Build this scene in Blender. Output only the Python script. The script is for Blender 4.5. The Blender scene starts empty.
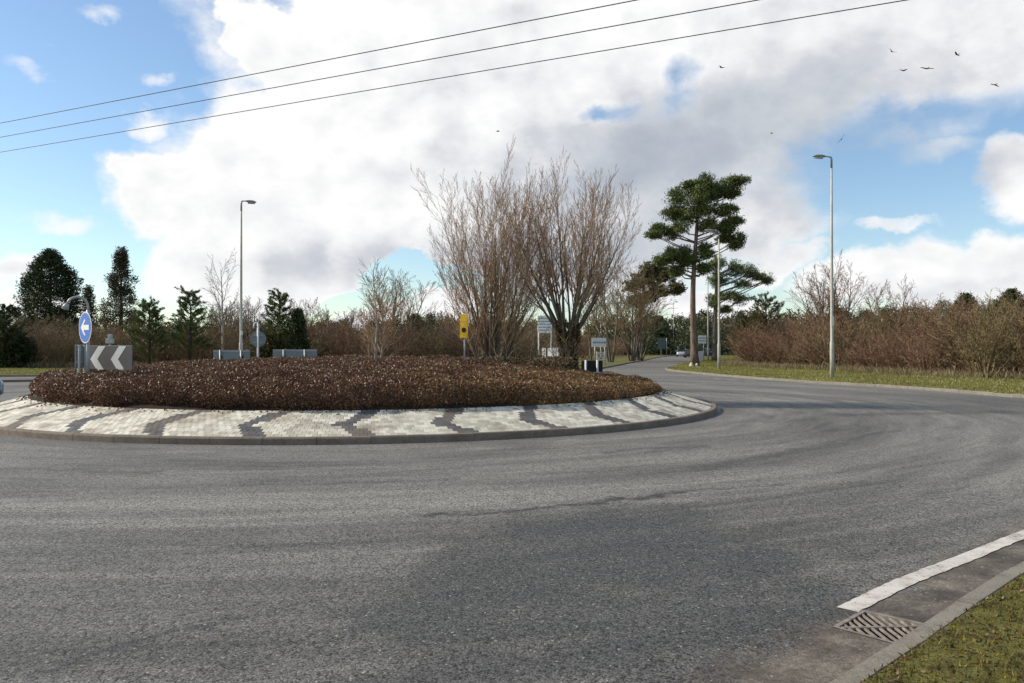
import bpy, math, random
import numpy as np
from mathutils import Vector, Matrix
from mathutils.geometry import delaunay_2d_cdt
random.seed(7); RNG = np.random.default_rng(7)
R = math.radians
sc = bpy.context.scene
COL = sc.collection
F, HOR, CAMH = 820.0, 347.0, 1.65

def gx(px, d): return (px-512)/F*d                      # lateral metres of a sight line at depth d
def gz(py, d): return CAMH-(py-HOR)/F*d
def gd(px, py, z=0.0):
    d = F*(CAMH-z)/(py-HOR); return (gx(px, d), d)
CX, CY = -4.2, 23.6                                      # centre of the roundabout
R_KERB, R_IN, R_BED = 9.8, 8.5, 8.34

# ------------------------------------------------------------------ materials
def new_mat(name):
    m = bpy.data.materials.new(name); m.use_nodes = True
    nt = m.node_tree; nt.nodes.clear()
    out = nt.nodes.new('ShaderNodeOutputMaterial')
    return m, nt, out
class NT:
    def __init__(s, nt): s.nt = nt
    def n(s, typ, **kw):
        x = s.nt.nodes.new(typ)
        for k, v in kw.items(): setattr(x, k, v)
        return x
    def l(s, a, b): s.nt.links.new(a, b)
    def put(s, sock, v):
        if hasattr(v, 'is_output') or isinstance(v, bpy.types.NodeSocket): s.l(v, sock)
        elif v is not None: sock.default_value = v
    def math(s, op, a, b=None, c=None, clamp=False):
        x = s.n('ShaderNodeMath', operation=op, use_clamp=clamp)
        s.put(x.inputs[0], a)
        if b is not None: s.put(x.inputs[1], b)
        if c is not None: s.put(x.inputs[2], c)
        return x.outputs[0]
    def vec(s, op, a, b=None, scale=None):
        x = s.n('ShaderNodeVectorMath', operation=op)
        s.put(x.inputs[0], a)
        if b is not None: s.put(x.inputs[1], b)
        if scale is not None: s.put(x.inputs['Scale'], scale)
        return x.outputs['Value'] if op in ('LENGTH', 'DOT_PRODUCT', 'DISTANCE') else x.outputs['Vector']
    def comb(s, x, y, z=0.0):
        c = s.n('ShaderNodeCombineXYZ'); s.put(c.inputs[0], x); s.put(c.inputs[1], y); s.put(c.inputs[2], z); return c.outputs[0]
    def sep(s, v):
        c = s.n('ShaderNodeSeparateXYZ'); s.put(c.inputs[0], v); return c.outputs
    def noise(s, v, scale, detail=4, rough=0.55, dist=0.0, color=False):
        x = s.n('ShaderNodeTexNoise'); s.put(x.inputs['Vector'], v)
        x.inputs['Scale'].default_value = scale; x.inputs['Detail'].default_value = detail
        x.inputs['Roughness'].default_value = rough; x.inputs['Distortion'].default_value = dist
        return x.outputs['Color' if color else 'Fac']
    def ss(s, v, lo, hi, a=0.0, b=1.0, smooth=True):
        x = s.n('ShaderNodeMapRange', interpolation_type='SMOOTHSTEP' if smooth else 'LINEAR')
        s.put(x.inputs[0], v)
        for i, q in enumerate((lo, hi, a, b)): s.put(x.inputs[i+1], q)
        return x.outputs[0]
    def mix(s, f, a, b, mode='MIX'):
        x = s.n('ShaderNodeMix', data_type='RGBA', blend_type=mode); x.clamp_factor = True
        s.put(x.inputs[0], f)
        for sock, v in ((x.inputs[6], a), (x.inputs[7], b)):
            if isinstance(v, (tuple, list)): sock.default_value = (*v[:3], 1)
            else: s.put(sock, v)
        return x.outputs[2]
    def ramp(s, f, stops, const=False):
        x = s.n('ShaderNodeValToRGB'); s.put(x.inputs[0], f)
        el = x.color_ramp.elements
        if const: x.color_ramp.interpolation = 'CONSTANT'
        while len(el) < len(stops): el.new(0.5)
        for e, (p, c) in zip(el, stops): e.position = p; e.color = (*c, 1)
        return x.outputs[0]
    def bump(s, h, strength=0.5, dist=0.01):
        x = s.n('ShaderNodeBump'); s.put(x.inputs['Height'], h); x.inputs['Strength'].default_value = strength
        x.inputs['Distance'].default_value = dist; return x.outputs[0]
    def bsdf(s, out, color, rough=0.8, spec=0.3, metal=0.0, normal=None, coat=0.0):
        b = s.n('ShaderNodeBsdfPrincipled')
        if isinstance(color, (tuple, list)): b.inputs['Base Color'].default_value = (*color[:3], 1)
        else: s.l(color, b.inputs['Base Color'])
        s.put(b.inputs['Roughness'], rough); b.inputs['Specular IOR Level'].default_value = spec
        b.inputs['Metallic'].default_value = metal; b.inputs['Coat Weight'].default_value = coat
        if normal is not None: s.l(normal, b.inputs['Normal'])
        s.l(b.outputs[0], out.inputs['Surface']); return b

def simple(name, c, rough=0.7, spec=0.4, metal=0.0, var=0.25, scale=6.0, coat=0.0, bump=0.0):
    m, nt, out = new_mat(name); N = NT(nt)
    p = N.n('ShaderNodeTexCoord').outputs['Object']
    f = N.noise(p, scale, 5, 0.6)
    lo = tuple(x*(1-var) for x in c); hi = tuple(min(1, x*(1+var)) for x in c)
    col = N.ramp(f, [(0.3, lo), (0.7, hi)])
    nrm = N.bump(N.noise(p, scale*6, 4, 0.6), bump, 0.01) if bump else None
    N.bsdf(out, col, rough, spec, metal, nrm, coat); return m

def leafy(name, stops, transl=0.25, rough=0.55, spec=0.3):
    """colour varies leaf by leaf through the face attribute rnd"""
    m, nt, out = new_mat(name); N = NT(nt)
    at = N.n('ShaderNodeAttribute', attribute_name='rnd').outputs['Fac']
    col = N.ramp(at, stops)
    b = N.bsdf(out, col, rough, spec)
    if transl:
        t = N.n('ShaderNodeBsdfTranslucent'); N.l(col, t.inputs[0])
        mx = N.n('ShaderNodeMixShader'); mx.inputs[0].default_value = transl
        N.l(b.outputs[0], mx.inputs[1]); N.l(t.outputs[0], mx.inputs[2]); N.l(mx.outputs[0], out.inputs['Surface'])
    return m

def bark(name, lo, hi, scale=9.0, bump=0.5):
    m, nt, out = new_mat(name); N = NT(nt)
    p = N.n('ShaderNodeTexCoord').outputs['Object']
    q = N.vec('MULTIPLY', p, (1.0, 1.0, 0.28))
    f = N.noise(q, scale, 6, 0.65, 0.4)
    N.bsdf(out, N.ramp(f, [(0.33, lo), (0.66, hi)]), 0.9, 0.15, 0, N.bump(f, bump, 0.04)); return m

M = {}
M['bark_grey'] = bark('bark_grey', (0.07, 0.055, 0.04), (0.24, 0.20, 0.15))
M['bark_pine'] = bark('bark_pine', (0.075, 0.052, 0.038), (0.26, 0.19, 0.14), 5, .8)
M['bark_birch'] = bark('bark_birch', (0.16, 0.13, 0.10), (0.55, 0.50, 0.42), 6, 0.2)
M['bark_dark'] = bark('bark_dark', (0.045, 0.033, 0.025), (0.11, 0.085, 0.065))
M['twig_tan'] = leafy('twig_tan', [(0, (0.238, 0.150, 0.089)), (0.5, (0.415, 0.270, 0.156)), (1, (0.593, 0.402, 0.244))], 0, 0.8, 0.15)
M['twig_red'] = leafy('twig_red', [(0, (0.120, 0.071, 0.046)), (0.5, (0.221, 0.133, 0.084)), (1, (0.381, 0.249, 0.153))], 0, 0.85, 0.1)
M['twig_brown'] = leafy('twig_brown', [(0, (0.123, 0.088, 0.052)), (0.5, (0.225, 0.161, 0.089)), (1, (0.390, 0.288, 0.164))], 0, 0.85, 0.1)
M['twig_olive'] = leafy('twig_olive', [(0, (0.084, 0.066, 0.032)), (0.5, (0.178, 0.137, 0.065)), (1, (0.333, 0.249, 0.131))], 0, 0.85, 0.1)
M['twig_pale'] = leafy('twig_pale', [(0, (0.20, 0.16, 0.13)), (0.5, (0.32, 0.27, 0.22)), (1, (0.45, 0.40, 0.34))], 0, 0.8, 0.1)
M['needle_dark'] = leafy('needle_dark', [(0, (0.018, 0.028, 0.010)), (0.5, (0.039, 0.057, 0.019)), (1, (0.083, 0.103, 0.029))], 0.12)
M['needle_pine'] = leafy('needle_pine', [(0, (0.043, 0.066, 0.017)), (0.5, (0.091, 0.124, 0.031)), (1, (0.180, 0.209, 0.050))], 0.12)
M['needle_olive'] = leafy('needle_olive', [(0, (0.048, 0.050, 0.016)), (0.5, (0.097, 0.092, 0.030)), (1, (0.179, 0.151, 0.050))], 0.15)
M['needle_bronze'] = leafy('needle_bronze', [(0, (0.036, 0.039, 0.023)), (0.5, (0.075, 0.068, 0.036)), (1, (0.143, 0.111, 0.062))], 0.12)
M['ivy'] = leafy('ivy', [(0, (0.035, 0.030, 0.012)), (0.45, (0.085, 0.065, 0.025)), (0.75, (0.17, 0.10, 0.045)), (1, (0.34, 0.24, 0.12))], 0.2)
M['bed_leaf'] = leafy('bed_leaf', [(0, (0.050, 0.028, 0.014)), (0.35, (0.129, 0.059, 0.031)), (0.7, (0.215, 0.102, 0.053)), (0.93, (0.286, 0.170, 0.085)), (0.985, (0.375, 0.304, 0.169)), (1, (0.491, 0.447, 0.270))], 0.15, 0.45, 0.35)
M['bed_leaf_pale'] = leafy('bed_leaf_pale', [(0, (0.077, 0.068, 0.019)), (0.3, (0.165, 0.121, 0.039)), (0.55, (0.352, 0.146, 0.065)), (0.8, (0.418, 0.251, 0.094)), (0.95, (0.506, 0.397, 0.188)), (1, (0.638, 0.543, 0.325))], 0.2, 0.45, 0.35)
M['grass'] = leafy('grass', [(0, (0.115, 0.122, 0.031)), (0.5, (0.236, 0.231, 0.061)), (0.8, (0.365, 0.312, 0.105)), (1, (0.594, 0.463, 0.220))], 0.3, 0.6, 0.2)
M['dry_grass'] = leafy('dry_grass', [(0, (0.11, 0.085, 0.04)), (0.5, (0.24, 0.19, 0.10)), (1, (0.42, 0.34, 0.20))], 0.3, 0.6, 0.2)
M['moss'] = leafy('moss', [(0, (0.060, 0.029, 0.015)), (0.3, (0.109, 0.061, 0.025)), (0.5, (0.142, 0.114, 0.019)), (0.8, (0.262, 0.198, 0.030)), (1, (0.371, 0.235, 0.102))], 0.3, 0.7, 0.1)
M['litter'] = leafy('litter', [(0, (0.05, 0.026, 0.015)), (0.6, (0.13, 0.072, 0.042)), (1, (0.33, 0.22, 0.13))], 0.1, 0.7, 0.2)
M['soil'] = simple('soil', (0.032, 0.023, 0.016), 0.95, 0.1, var=0.5, scale=4)
M['galv'] = simple('galvanised_steel', (0.40, 0.41, 0.38), 0.55, 0.5, 0.35, var=0.15, scale=3)
M['lamp_pole'] = simple('weathered_pole', (0.47, 0.45, 0.38), 0.7, 0.3, 0.0, var=0.2, scale=2)
M['lantern'] = simple('lantern_housing', (0.30, 0.30, 0.30), 0.35, 0.6, 0.3, var=0.1)
M['lantern_glass'] = simple('lantern_glass', (0.45, 0.46, 0.45), 0.12, 0.6, 0.0, var=0.05)
M['white_paint'] = simple('white_paint', (0.72, 0.71, 0.67), 0.6, 0.4, var=0.1, scale=3)
M['sign_white'] = simple('sign_white', (0.78, 0.77, 0.72), 0.45, 0.4, var=0.05, scale=2)
M['sign_grey'] = simple('sign_grey', (0.13, 0.12, 0.115), 0.6, 0.3, var=0.12, scale=3)
M['sign_back'] = simple('sign_back', (0.26, 0.285, 0.29), 0.6, 0.4, 0.1, var=0.12, scale=3)
M['sign_blue'] = simple('sign_blue', (0.035, 0.14, 0.50), 0.4, 0.4, var=0.06, scale=3)
M['sign_yellow'] = simple('sign_yellow', (0.82, 0.47, 0.015), 0.5, 0.4, var=0.05)
M['sign_black'] = simple('sign_black', (0.02, 0.02, 0.022), 0.6, 0.3, var=0.2)
M['sign_green'] = simple('sign_grey_green', (0.10, 0.125, 0.12), 0.6, 0.3, var=0.1)
M['text_grey'] = simple('text_grey', (0.20, 0.21, 0.22), 0.6, 0.3, var=0.1)
M['iron'] = simple('cast_iron', (0.24, 0.20, 0.16), 0.6, 0.4, 0.2, var=0.45, scale=14, bump=0.5)
M['pit'] = simple('pit_dark', (0.02, 0.018, 0.015), 0.95, 0.1, var=0.4)
M['wire'] = simple('wire', (0.05, 0.05, 0.05), 0.6, 0.3)
M['bird'] = simple('bird_dark', (0.035, 0.032, 0.03), 0.8, 0.2)
M['tyre'] = simple('tyre', (0.02, 0.02, 0.021), 0.85, 0.2)
M['rim'] = simple('rim', (0.45, 0.46, 0.47), 0.35, 0.6, 0.7, var=0.05)
M['glass'] = simple('car_glass', (0.015, 0.02, 0.022), 0.06, 0.7, var=0.1)
M['trim'] = simple('trim_black', (0.025, 0.025, 0.026), 0.6, 0.4)
M['lamp_clear'] = simple('headlight', (0.62, 0.64, 0.66), 0.1, 0.7, var=0.05)
M['lamp_red'] = simple('taillight', (0.35, 0.015, 0.012), 0.2, 0.6, var=0.05)
M['stone'] = simple('pale_stone', (0.60, 0.57, 0.50), 0.85, 0.2, var=0.15, scale=8)

# kerbs
def kerb_mat(name, lo, hi):
    m, nt, out = new_mat(name); N = NT(nt)
    p = N.n('ShaderNodeNewGeometry').outputs['Position']
    f = N.noise(p, 2.2, 6, 0.65); g = N.noise(p, 90, 3, 0.7)
    col = N.ramp(f, [(0.3, lo), (0.7, hi)])
    col = N.mix(N.ss(N.noise(p, 9, 7, .75), .50, .64, 0, .6), col, (.075, .062, .04))
    col = N.mix(0.35, col, N.ramp(g, [(0.35, tuple(x*0.55 for x in lo)), (0.65, tuple(x*1.35 for x in hi))]))
    N.bsdf(out, col, 0.9, 0.2, 0, N.bump(g, 0.6, 0.004)); return m
M['kerb'] = kerb_mat('kerb_concrete', (0.15, 0.13, 0.10), (0.28, 0.25, 0.20))
M['kerb_island'] = kerb_mat('kerb_island', (0.13, 0.10, 0.075), (0.26, 0.21, 0.16))

# block paving: colour per block by rnd
def block_mat(name, stops):
    m, nt, out = new_mat(name); N = NT(nt)
    p = N.n('ShaderNodeNewGeometry').outputs['Position']
    at = N.n('ShaderNodeAttribute', attribute_name='rnd').outputs['Fac']
    col = N.ramp(at, stops)
    f = N.noise(p, 1.4, 6, 0.65); g = N.noise(p, 40, 4, 0.7)
    dirt = N.ss(f, 0.46, 0.68, 0, 0.6)
    col = N.mix(dirt, col, (0.20, 0.15, 0.10))
    col = N.mix(N.ss(g, 0.50, 0.72, 0, 0.5), col, (0.16, 0.14, 0.11))
    N.bsdf(out, col, 0.85, 0.25, 0, N.bump(g, 0.4, 0.004)); return m
M['block_pale'] = block_mat('block_pale', [(0, (0.44, 0.395, 0.30)), (0.5, (0.60, 0.555, 0.44)), (1, (0.76, 0.71, 0.58))])
M['block_grey'] = block_mat('block_grey', [(0, (0.085, 0.083, 0.08)), (1, (0.14, 0.135, 0.13))])
M['joint'] = simple('joint_sand', (0.15, 0.12, 0.085), 0.95, 0.1, var=0.4, scale=3)

# asphalt
def asphalt():
    m, nt, out = new_mat('asphalt'); N = NT(nt)
    p = N.n('ShaderNodeNewGeometry').outputs['Position']
    q = N.vec('SUBTRACT', p, (CX, CY, 0)); s = N.sep(q)
    r = N.vec('LENGTH', N.comb(s[0], s[1], 0))
    th = N.math('ARCTAN2', s[0], N.math('MULTIPLY', s[1], -1.0))
    pol = N.comb(N.math('MULTIPLY', r, 0.55), N.math('MULTIPLY', th, 1.5), 0)
    str1 = N.noise(pol, 1.0, 6, 0.6, 0.6)                     # sweeping tyre-worn bands
    pol2 = N.comb(N.math('MULTIPLY', r, 1.7), N.math('MULTIPLY', th, 3.2), 3.0)
    str2 = N.noise(pol2, 1.2, 6, 0.62, 0.9)
    blot = N.noise(p, 0.45, 6, 0.62, 0.4)
    pos = N.sep(p)
    # aggregate
    v = N.n('ShaderNodeTexVoronoi'); N.l(p, v.inputs['Vector']); v.inputs['Scale'].default_value = 80
    vc = N.sep(v.outputs['Color'])[0]; vd = v.outputs['Distance']
    v2 = N.n('ShaderNodeTexVoronoi'); N.l(p, v2.inputs['Vector']); v2.inputs['Scale'].default_value = 48
    vc2 = N.sep(v2.outputs['Color'])[1]
    base = N.ramp(N.math('ADD', N.math('MULTIPLY', str1, 0.6), N.math('MULTIPLY', str2, 0.4)),
                  [(0.36, (0.068, 0.064, 0.056)), (0.47, (0.116, 0.109, 0.094)), (0.62, (0.198, 0.185, 0.159))])
    # newer darker surfacing laid on the near lane, ragged edge
    wob = N.noise(p, 0.9, 5, 0.6)
    ex = N.math('DIVIDE', N.math('SUBTRACT', pos[0], 0.8), 1.7)
    ey = N.math('DIVIDE', N.math('SUBTRACT', pos[1], 5.0), 3.4)
    e = N.math('SQRT', N.math('ADD', N.math('MULTIPLY', ex, ex), N.math('MULTIPLY', ey, ey)))
    e = N.math('ADD', e, N.math('MULTIPLY', N.math('SUBTRACT', wob, 0.5), 1.3))
    dark = N.ss(e, 0.8, 1.1, 0.72, 0.0)
    base = N.mix(dark, base, (0.050, 0.049, 0.047))
    # tar-dark streak lines following the curve
    sl = N.noise(N.comb(N.math('MULTIPLY', r, 2.2), N.math('MULTIPLY', th, 1.9), 9.0), 1.0, 5, 0.6, 1.2)
    line = N.ss(N.math('ABSOLUTE', N.math('SUBTRACT', sl, 0.5)), 0.0, 0.014, 1.0, 0.0)
    gate = N.ss(N.noise(p, 0.33, 3, 0.5), 0.52, 0.62)
    base = N.mix(N.math('MULTIPLY', N.math('MULTIPLY', line, gate), 0.65), base, (0.05, 0.05, 0.052))
    # dark seams and oily drag marks left where the surfacing was joined
    wn = N.vec('MULTIPLY', N.vec('SUBTRACT', N.noise(p, 1.1, 5, .65, color=True), (.5, .5, .5)), (.9, .9, 0))
    pw_ = N.sep(N.vec('ADD', p, wn)); fine = N.noise(p, 4.5, 5, .7)
    def seam(a, b, wd, amt):
        dx, dy = b[0]-a[0], b[1]-a[1]; LL = dx*dx+dy*dy
        qx = N.math('SUBTRACT', pw_[0], a[0]); qy = N.math('SUBTRACT', pw_[1], a[1])
        h_ = N.math('DIVIDE', N.math('ADD', N.math('MULTIPLY', qx, dx), N.math('MULTIPLY', qy, dy)), LL, clamp=True)
        ex_ = N.math('SUBTRACT', qx, N.math('MULTIPLY', h_, dx)); ey_ = N.math('SUBTRACT', qy, N.math('MULTIPLY', h_, dy))
        dd_ = N.math('SQRT', N.math('ADD', N.math('MULTIPLY', ex_, ex_), N.math('MULTIPLY', ey_, ey_)))
        dd_ = N.math('ADD', dd_, N.math('MULTIPLY', N.math('SUBTRACT', fine, .45), wd*2.6))
        return N.ss(dd_, wd*.1, wd, amt, 0.0)
    sm = None
    for (q0, q1, wd, amt) in (((420, 516), (560, 507), .10, .8), ((560, 507), (690, 491), .14, .9), ((690, 491), (790, 484), .07, .6), ((40, 668), (240, 616), .06, .7), ((240, 616), (400, 588), .04, .5), ((0, 468), (150, 473), .30, .45), ((600, 452), (700, 446), .22, .5), ((700, 470), (900, 430), .25, .4), ((840, 415), (1010, 412), .8, .5), ((250, 486), (450, 478), .15, .4)):
        v_ = seam(gd(*q0), gd(*q1), wd, amt); sm = v_ if sm is None else N.math('MAXIMUM', sm, v_)
    base = N.mix(sm, base, (0.032, 0.032, 0.032))
    # pale silt ripples near the gutter
    kd = N.math('SUBTRACT', N.math('MULTIPLY', N.math('SUBTRACT', pos[0], 1.66), 0.692), N.math('MULTIPLY', N.math('SUBTRACT', pos[1], 4.03), 0.722))  # metres to kerb (neg = road)
    nearw = N.ss(pos[1], 10.0, 13.0, 1.0, 0.0)
    wv = N.math('ADD', kd, N.math('MULTIPLY', N.math('SUBTRACT', N.noise(p, 3.0, 6, 0.7), 0.5), 1.0))
    silt = N.math('MULTIPLY', N.ss(wv, -0.66, -0.34), nearw)
    base = N.mix(N.math('MULTIPLY', silt, 0.85), base, N.ramp(N.noise(p, 1.7, 6, 0.7), [(0.38, (0.050, 0.038, 0.028)), (0.5, (0.105, 0.084, 0.062)), (0.62, (0.19, 0.16, 0.12))]))
    rip = N.math('MULTIPLY', N.ss(N.noise(N.vec('MULTIPLY', p, (1.0, 1.6, 1)), 1.3, 8, 0.72, 0.3), 0.50, 0.68), N.math('MULTIPLY', N.ss(kd, -3.0, -0.9), nearw))
    base = N.mix(N.math('MULTIPLY', rip, 0.35), base, (0.20, 0.175, 0.14))
    # dirt ring hugging the island kerb
    ring = N.ss(N.math('ADD', r, N.math('MULTIPLY', N.math('SUBTRACT', blot, 0.5), 1.0)), 9.9, 10.5, 0.5, 0.0)
    base = N.mix(ring, base, (0.10, 0.09, 0.08))
    ag = N.math('ADD', N.math('MULTIPLY', vc, 0.9), N.math('MULTIPLY', vc2, 0.5))
    ag = N.ss(ag, 0.1, 1.3, 0.10, 2.1, smooth=False)
    agc = N.n('ShaderNodeCombineColor'); 
    for i in range(3): N.l(ag, agc.inputs[i])
    amt = N.ss(silt, 0, 1, 0.9, 0.35)
    col = N.mix(amt, base, N.mix(1.0, base, agc.outputs[0], 'MULTIPLY'))
    # rare bright chippings
    chip = N.ss(N.sep(v.outputs['Color'])[2], 0.992, 0.994, 0, 0.6)
    col = N.mix(chip, col, (0.42, 0.40, 0.36))
    wet = N.math('MULTIPLY', N.ss(str2, 0.47, 0.38), N.ss(r, 10.8, 9.9))
    rough = N.math('SUBTRACT', N.ss(str1, 0.35, 0.65, 0.74, 0.86), N.math('MULTIPLY', wet, 0.3))
    h = N.math('ADD', N.math('MULTIPLY', vd, -0.9), N.math('MULTIPLY', N.noise(p, 260, 2, 0.6), 0.4))
    bmp = N.n('ShaderNodeBump'); N.l(h, bmp.inputs['Height']); bmp.inputs['Distance'].default_value = 0.006
    N.l(N.ss(silt, 0, 1, 0.75, 0.3), bmp.inputs['Strength'])
    N.bsdf(out, col, rough, 0.3, 0, bmp.outputs[0]); return m
M['asphalt'] = asphalt()

def ground_mat():
    m, nt, out = new_mat('turf'); N = NT(nt)
    p = N.n('ShaderNodeNewGeometry').outputs['Position']; pos = N.sep(p)
    a = N.noise(p, 0.35, 6, 0.65); b = N.noise(p, 5.0, 6, 0.7); c = N.noise(p, 45, 4, 0.7)
    col = N.ramp(b, [(0.32, (0.075, 0.060, 0.022)), (0.45, (0.13, 0.125, 0.036)), (0.62, (0.19, 0.18, 0.055)), (0.78, (0.22, 0.20, 0.08))])
    col = N.mix(N.ss(a, 0.5, 0.66, 0, 0.55), col, (0.20, 0.165, 0.075))
    col = N.mix(N.ss(c, 0.46, 0.66, 0, 0.6), col, (0.05, 0.034, 0.018))
    N.bsdf(out, col, 0.95, 0.1, 0, N.bump(c, 0.8, 0.03)); return m
M['turf'] = ground_mat()

def paint_mat():
    m, nt, out = new_mat('road_paint'); N = NT(nt)
    p = N.n('ShaderNodeNewGeometry').outputs['Position']
    g = N.noise(p, 26, 6, 0.75); f = N.noise(p, 3.5, 5, 0.7); s = N.noise(p, 150, 3, 0.6)
    col = N.mix(N.ss(f, 0.40, 0.66, 0, 0.8), (0.62, 0.57, 0.50), (0.40, 0.34, 0.28))
    col = N.mix(N.ss(s, 0.5, 0.7, 0, 0.45), col, (0.25, 0.22, 0.19))
    hole = N.ss(N.math('ADD', g, N.math('MULTIPLY', f, 0.35)), 0.775, 0.80, 0, 0.9)
    col = N.mix(hole, col, (0.12, 0.115, 0.11))
    N.bsdf(out, col, 0.75, 0.3, 0, N.bump(s, 0.5, 0.004)); return m
M['paint'] = paint_mat()
def worn_paint():
    m, nt, out = new_mat('worn_paint'); N = NT(nt)
    p = N.n('ShaderNodeNewGeometry').outputs['Position']
    g = N.noise(p, 6, 6, 0.75)
    N.bsdf(out, N.ramp(g, [(0.42, (0.15, 0.145, 0.14)), (0.6, (0.46, 0.43, 0.38))]), 0.8, 0.3); return m
M['worn_paint'] = worn_paint()

# ------------------------------------------------------------------ mesh building
class MB:
    def __init__(s): s.v = []; s.f4 = []; s.r4 = []; s.m4 = []; s.py = []; s.n = 0
    def add(s, verts, quads, rnd=None, mat=0):
        verts = np.asarray(verts, dtype=np.float32).reshape(-1, 3); quads = np.asarray(quads, dtype=np.int64).reshape(-1, 4)
        s.v.append(verts); s.f4.append(quads+s.n); s.n += len(verts)
        k = len(quads)
        s.r4.append(np.full(k, 0.5) if rnd is None else (np.full(k, rnd) if np.isscalar(rnd) else np.asarray(rnd)))
        s.m4.append(np.full(k, mat, dtype=np.int32))
    def poly(s, verts, faces, mat=0):       # arbitrary n-gons
        b = s.n; verts = np.asarray(verts, dtype=np.float32).reshape(-1, 3); s.v.append(verts); s.n += len(verts)
        for f in faces: s.py.append(([i+b for i in f], mat))
    def box(s, c, size, rz=0.0, mat=0, rot=None):
        h = np.array(size)/2
        v = np.array([[x, y, z] for x in (-1, 1) for y in (-1, 1) for z in (-1, 1)])*h
        A = np.array(rot) if rot is not None else np.array(Matrix.Rotation(rz, 3, 'Z'))
        v = v @ A.T + np.array(c)
        s.add(v, [[0, 1, 3, 2], [4, 6, 7, 5], [0, 4, 5, 1], [2, 3, 7, 6], [0, 2, 6, 4], [1, 5, 7, 3]], mat=mat)
    def tubes(s, P0, P1, R0, R1, n=4, rnd=None, mat=0):
        P0, P1 = np.asarray(P0, float).reshape(-1, 3), np.asarray(P1, float).reshape(-1, 3)
        R0, R1 = np.asarray(R0, float).reshape(-1), np.asarray(R1, float).reshape(-1)
        k = len(P0); d = P1-P0; d /= np.maximum(np.linalg.norm(d, axis=1, keepdims=True), 1e-9)
        up = np.where(np.abs(d[:, 2:3]) > 0.9, np.array([[1., 0, 0]]), np.array([[0, 0, 1.]]))
        u = np.cross(d, up); u /= np.linalg.norm(u, axis=1, keepdims=True); w = np.cross(d, u)
        an = np.arange(n)*2*math.pi/n
        ring = u[:, None]*np.cos(an)[None, :, None]+w[:, None]*np.sin(an)[None, :, None]
        V = np.concatenate([P0[:, None]+ring*R0[:, None, None], P1[:, None]+ring*R1[:, None, None]], axis=1).reshape(-1, 3)
        i = np.arange(n); j = (i+1) % n
        q = np.stack([i, i+n, j+n, j], axis=1)
        Q = (q[None]+(np.arange(k)*2*n)[:, None, None]).reshape(-1, 4)
        s.add(V, Q, None if rnd is None else np.repeat(rnd, n), mat)
    def pipe(s, pts, rad, n=12, mat=0):       # closed-ended continuous pipe
        pts = np.asarray(pts, float); k = len(pts); rad = np.full(k, rad) if np.isscalar(rad) else np.asarray(rad, float)
        V = []
        prev = None
        for i in range(k):
            d = pts[min(i+1, k-1)]-pts[max(i-1, 0)]; d = d/np.linalg.norm(d)
            if prev is None:
                up = np.array([1., 0, 0]) if abs(d[2]) > 0.9 else np.array([0, 0, 1.])
                u = np.cross(d, up)
            else: u = prev-d*np.dot(prev, d)
            u /= np.linalg.norm(u); prev = u; w = np.cross(d, u)
            for a in range(n): V.append(pts[i]+(u*math.cos(2*math.pi*a/n)+w*math.sin(2*math.pi*a/n))*rad[i])
        Q = [[i*n+a, i*n+(a+1) % n, (i+1)*n+(a+1) % n, (i+1)*n+a] for i in range(k-1) for a in range(n)]
        b = s.n; s.add(V, Q, mat=mat)
        s.py.append(([b+a for a in range(n)][::-1], mat)); s.py.append(([b+(k-1)*n+a for a in range(n)], mat))
    def leaves(s, C, L, W, mat=0, rnd=None, up=None, spread=1.0, rng=None, base=False):
        """diamond leaves; up = preferred long-axis direction"""
        rng = rng or RNG
        C = np.asarray(C, float); k = len(C)
        a = rng.normal(size=(k, 3))
        if up is not None: a = np.asarray(up)+a*spread
        a /= np.linalg.norm(a, axis=1, keepdims=True)
        b = rng.normal(size=(k, 3)); b = np.cross(a, b); b /= np.linalg.norm(b, axis=1, keepdims=True)
        L = np.asarray(L)*(0.7+0.6*rng.random(k)); W = np.asarray(W)*(0.7+0.6*rng.random(k))
        a = a*L[:, None]; b = b*W[:, None]/2
        o = C if base else C-a/2
        V = np.stack([o, o+a*0.45+b, o+a, o+a*0.45-b], axis=1).reshape(-1, 3)
        Q = np.arange(4*k).reshape(-1, 4)
        s.add(V, Q, rng.random(k) if rnd is None else rnd, mat)
    def mesh(s, name, mats, smooth=False):
        me = bpy.data.meshes.new(name)
        V = np.concatenate(s.v) if s.v else np.zeros((0, 3), np.float32)
        Q = np.concatenate(s.f4) if s.f4 else np.zeros((0, 4), np.int64)
        nq = len(Q); lp = Q.ravel().tolist() if s.py else None
        starts = np.arange(nq)*4; loops = Q.ravel(); mi = np.concatenate(s.m4) if s.m4 else np.zeros(0, np.int32)
        rn = np.concatenate(s.r4) if s.r4 else np.zeros(0)
        if s.py:
            ex, st, em = [], [], []; c = nq*4
            for f, mt in s.py: st.append(c); ex += f; c += len(f); em.append(mt)
            loops = np.concatenate([loops, ex]); starts = np.concatenate([starts, st]); mi = np.concatenate([mi, em]); rn = np.concatenate([rn, np.full(len(em), 0.5)])
        me.vertices.add(len(V)); me.vertices.foreach_set('co', V.ravel())
        me.loops.add(len(loops)); me.loops.foreach_set('vertex_index', loops.astype(np.int32))
        me.polygons.add(len(starts)); me.polygons.foreach_set('loop_start', starts.astype(np.int32))
        me.update(calc_edges=True)
        me.polygons.foreach_set('material_index', mi.astype(np.int32))
        at = me.attributes.new('rnd', 'FLOAT', 'FACE'); at.data.foreach_set('value', rn.astype(np.float32))
        for m in mats: me.materials.append(m)
        me.validate()
        me.polygons.foreach_set('use_smooth', [bool(smooth)]*len(me.polygons))
        return me
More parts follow.
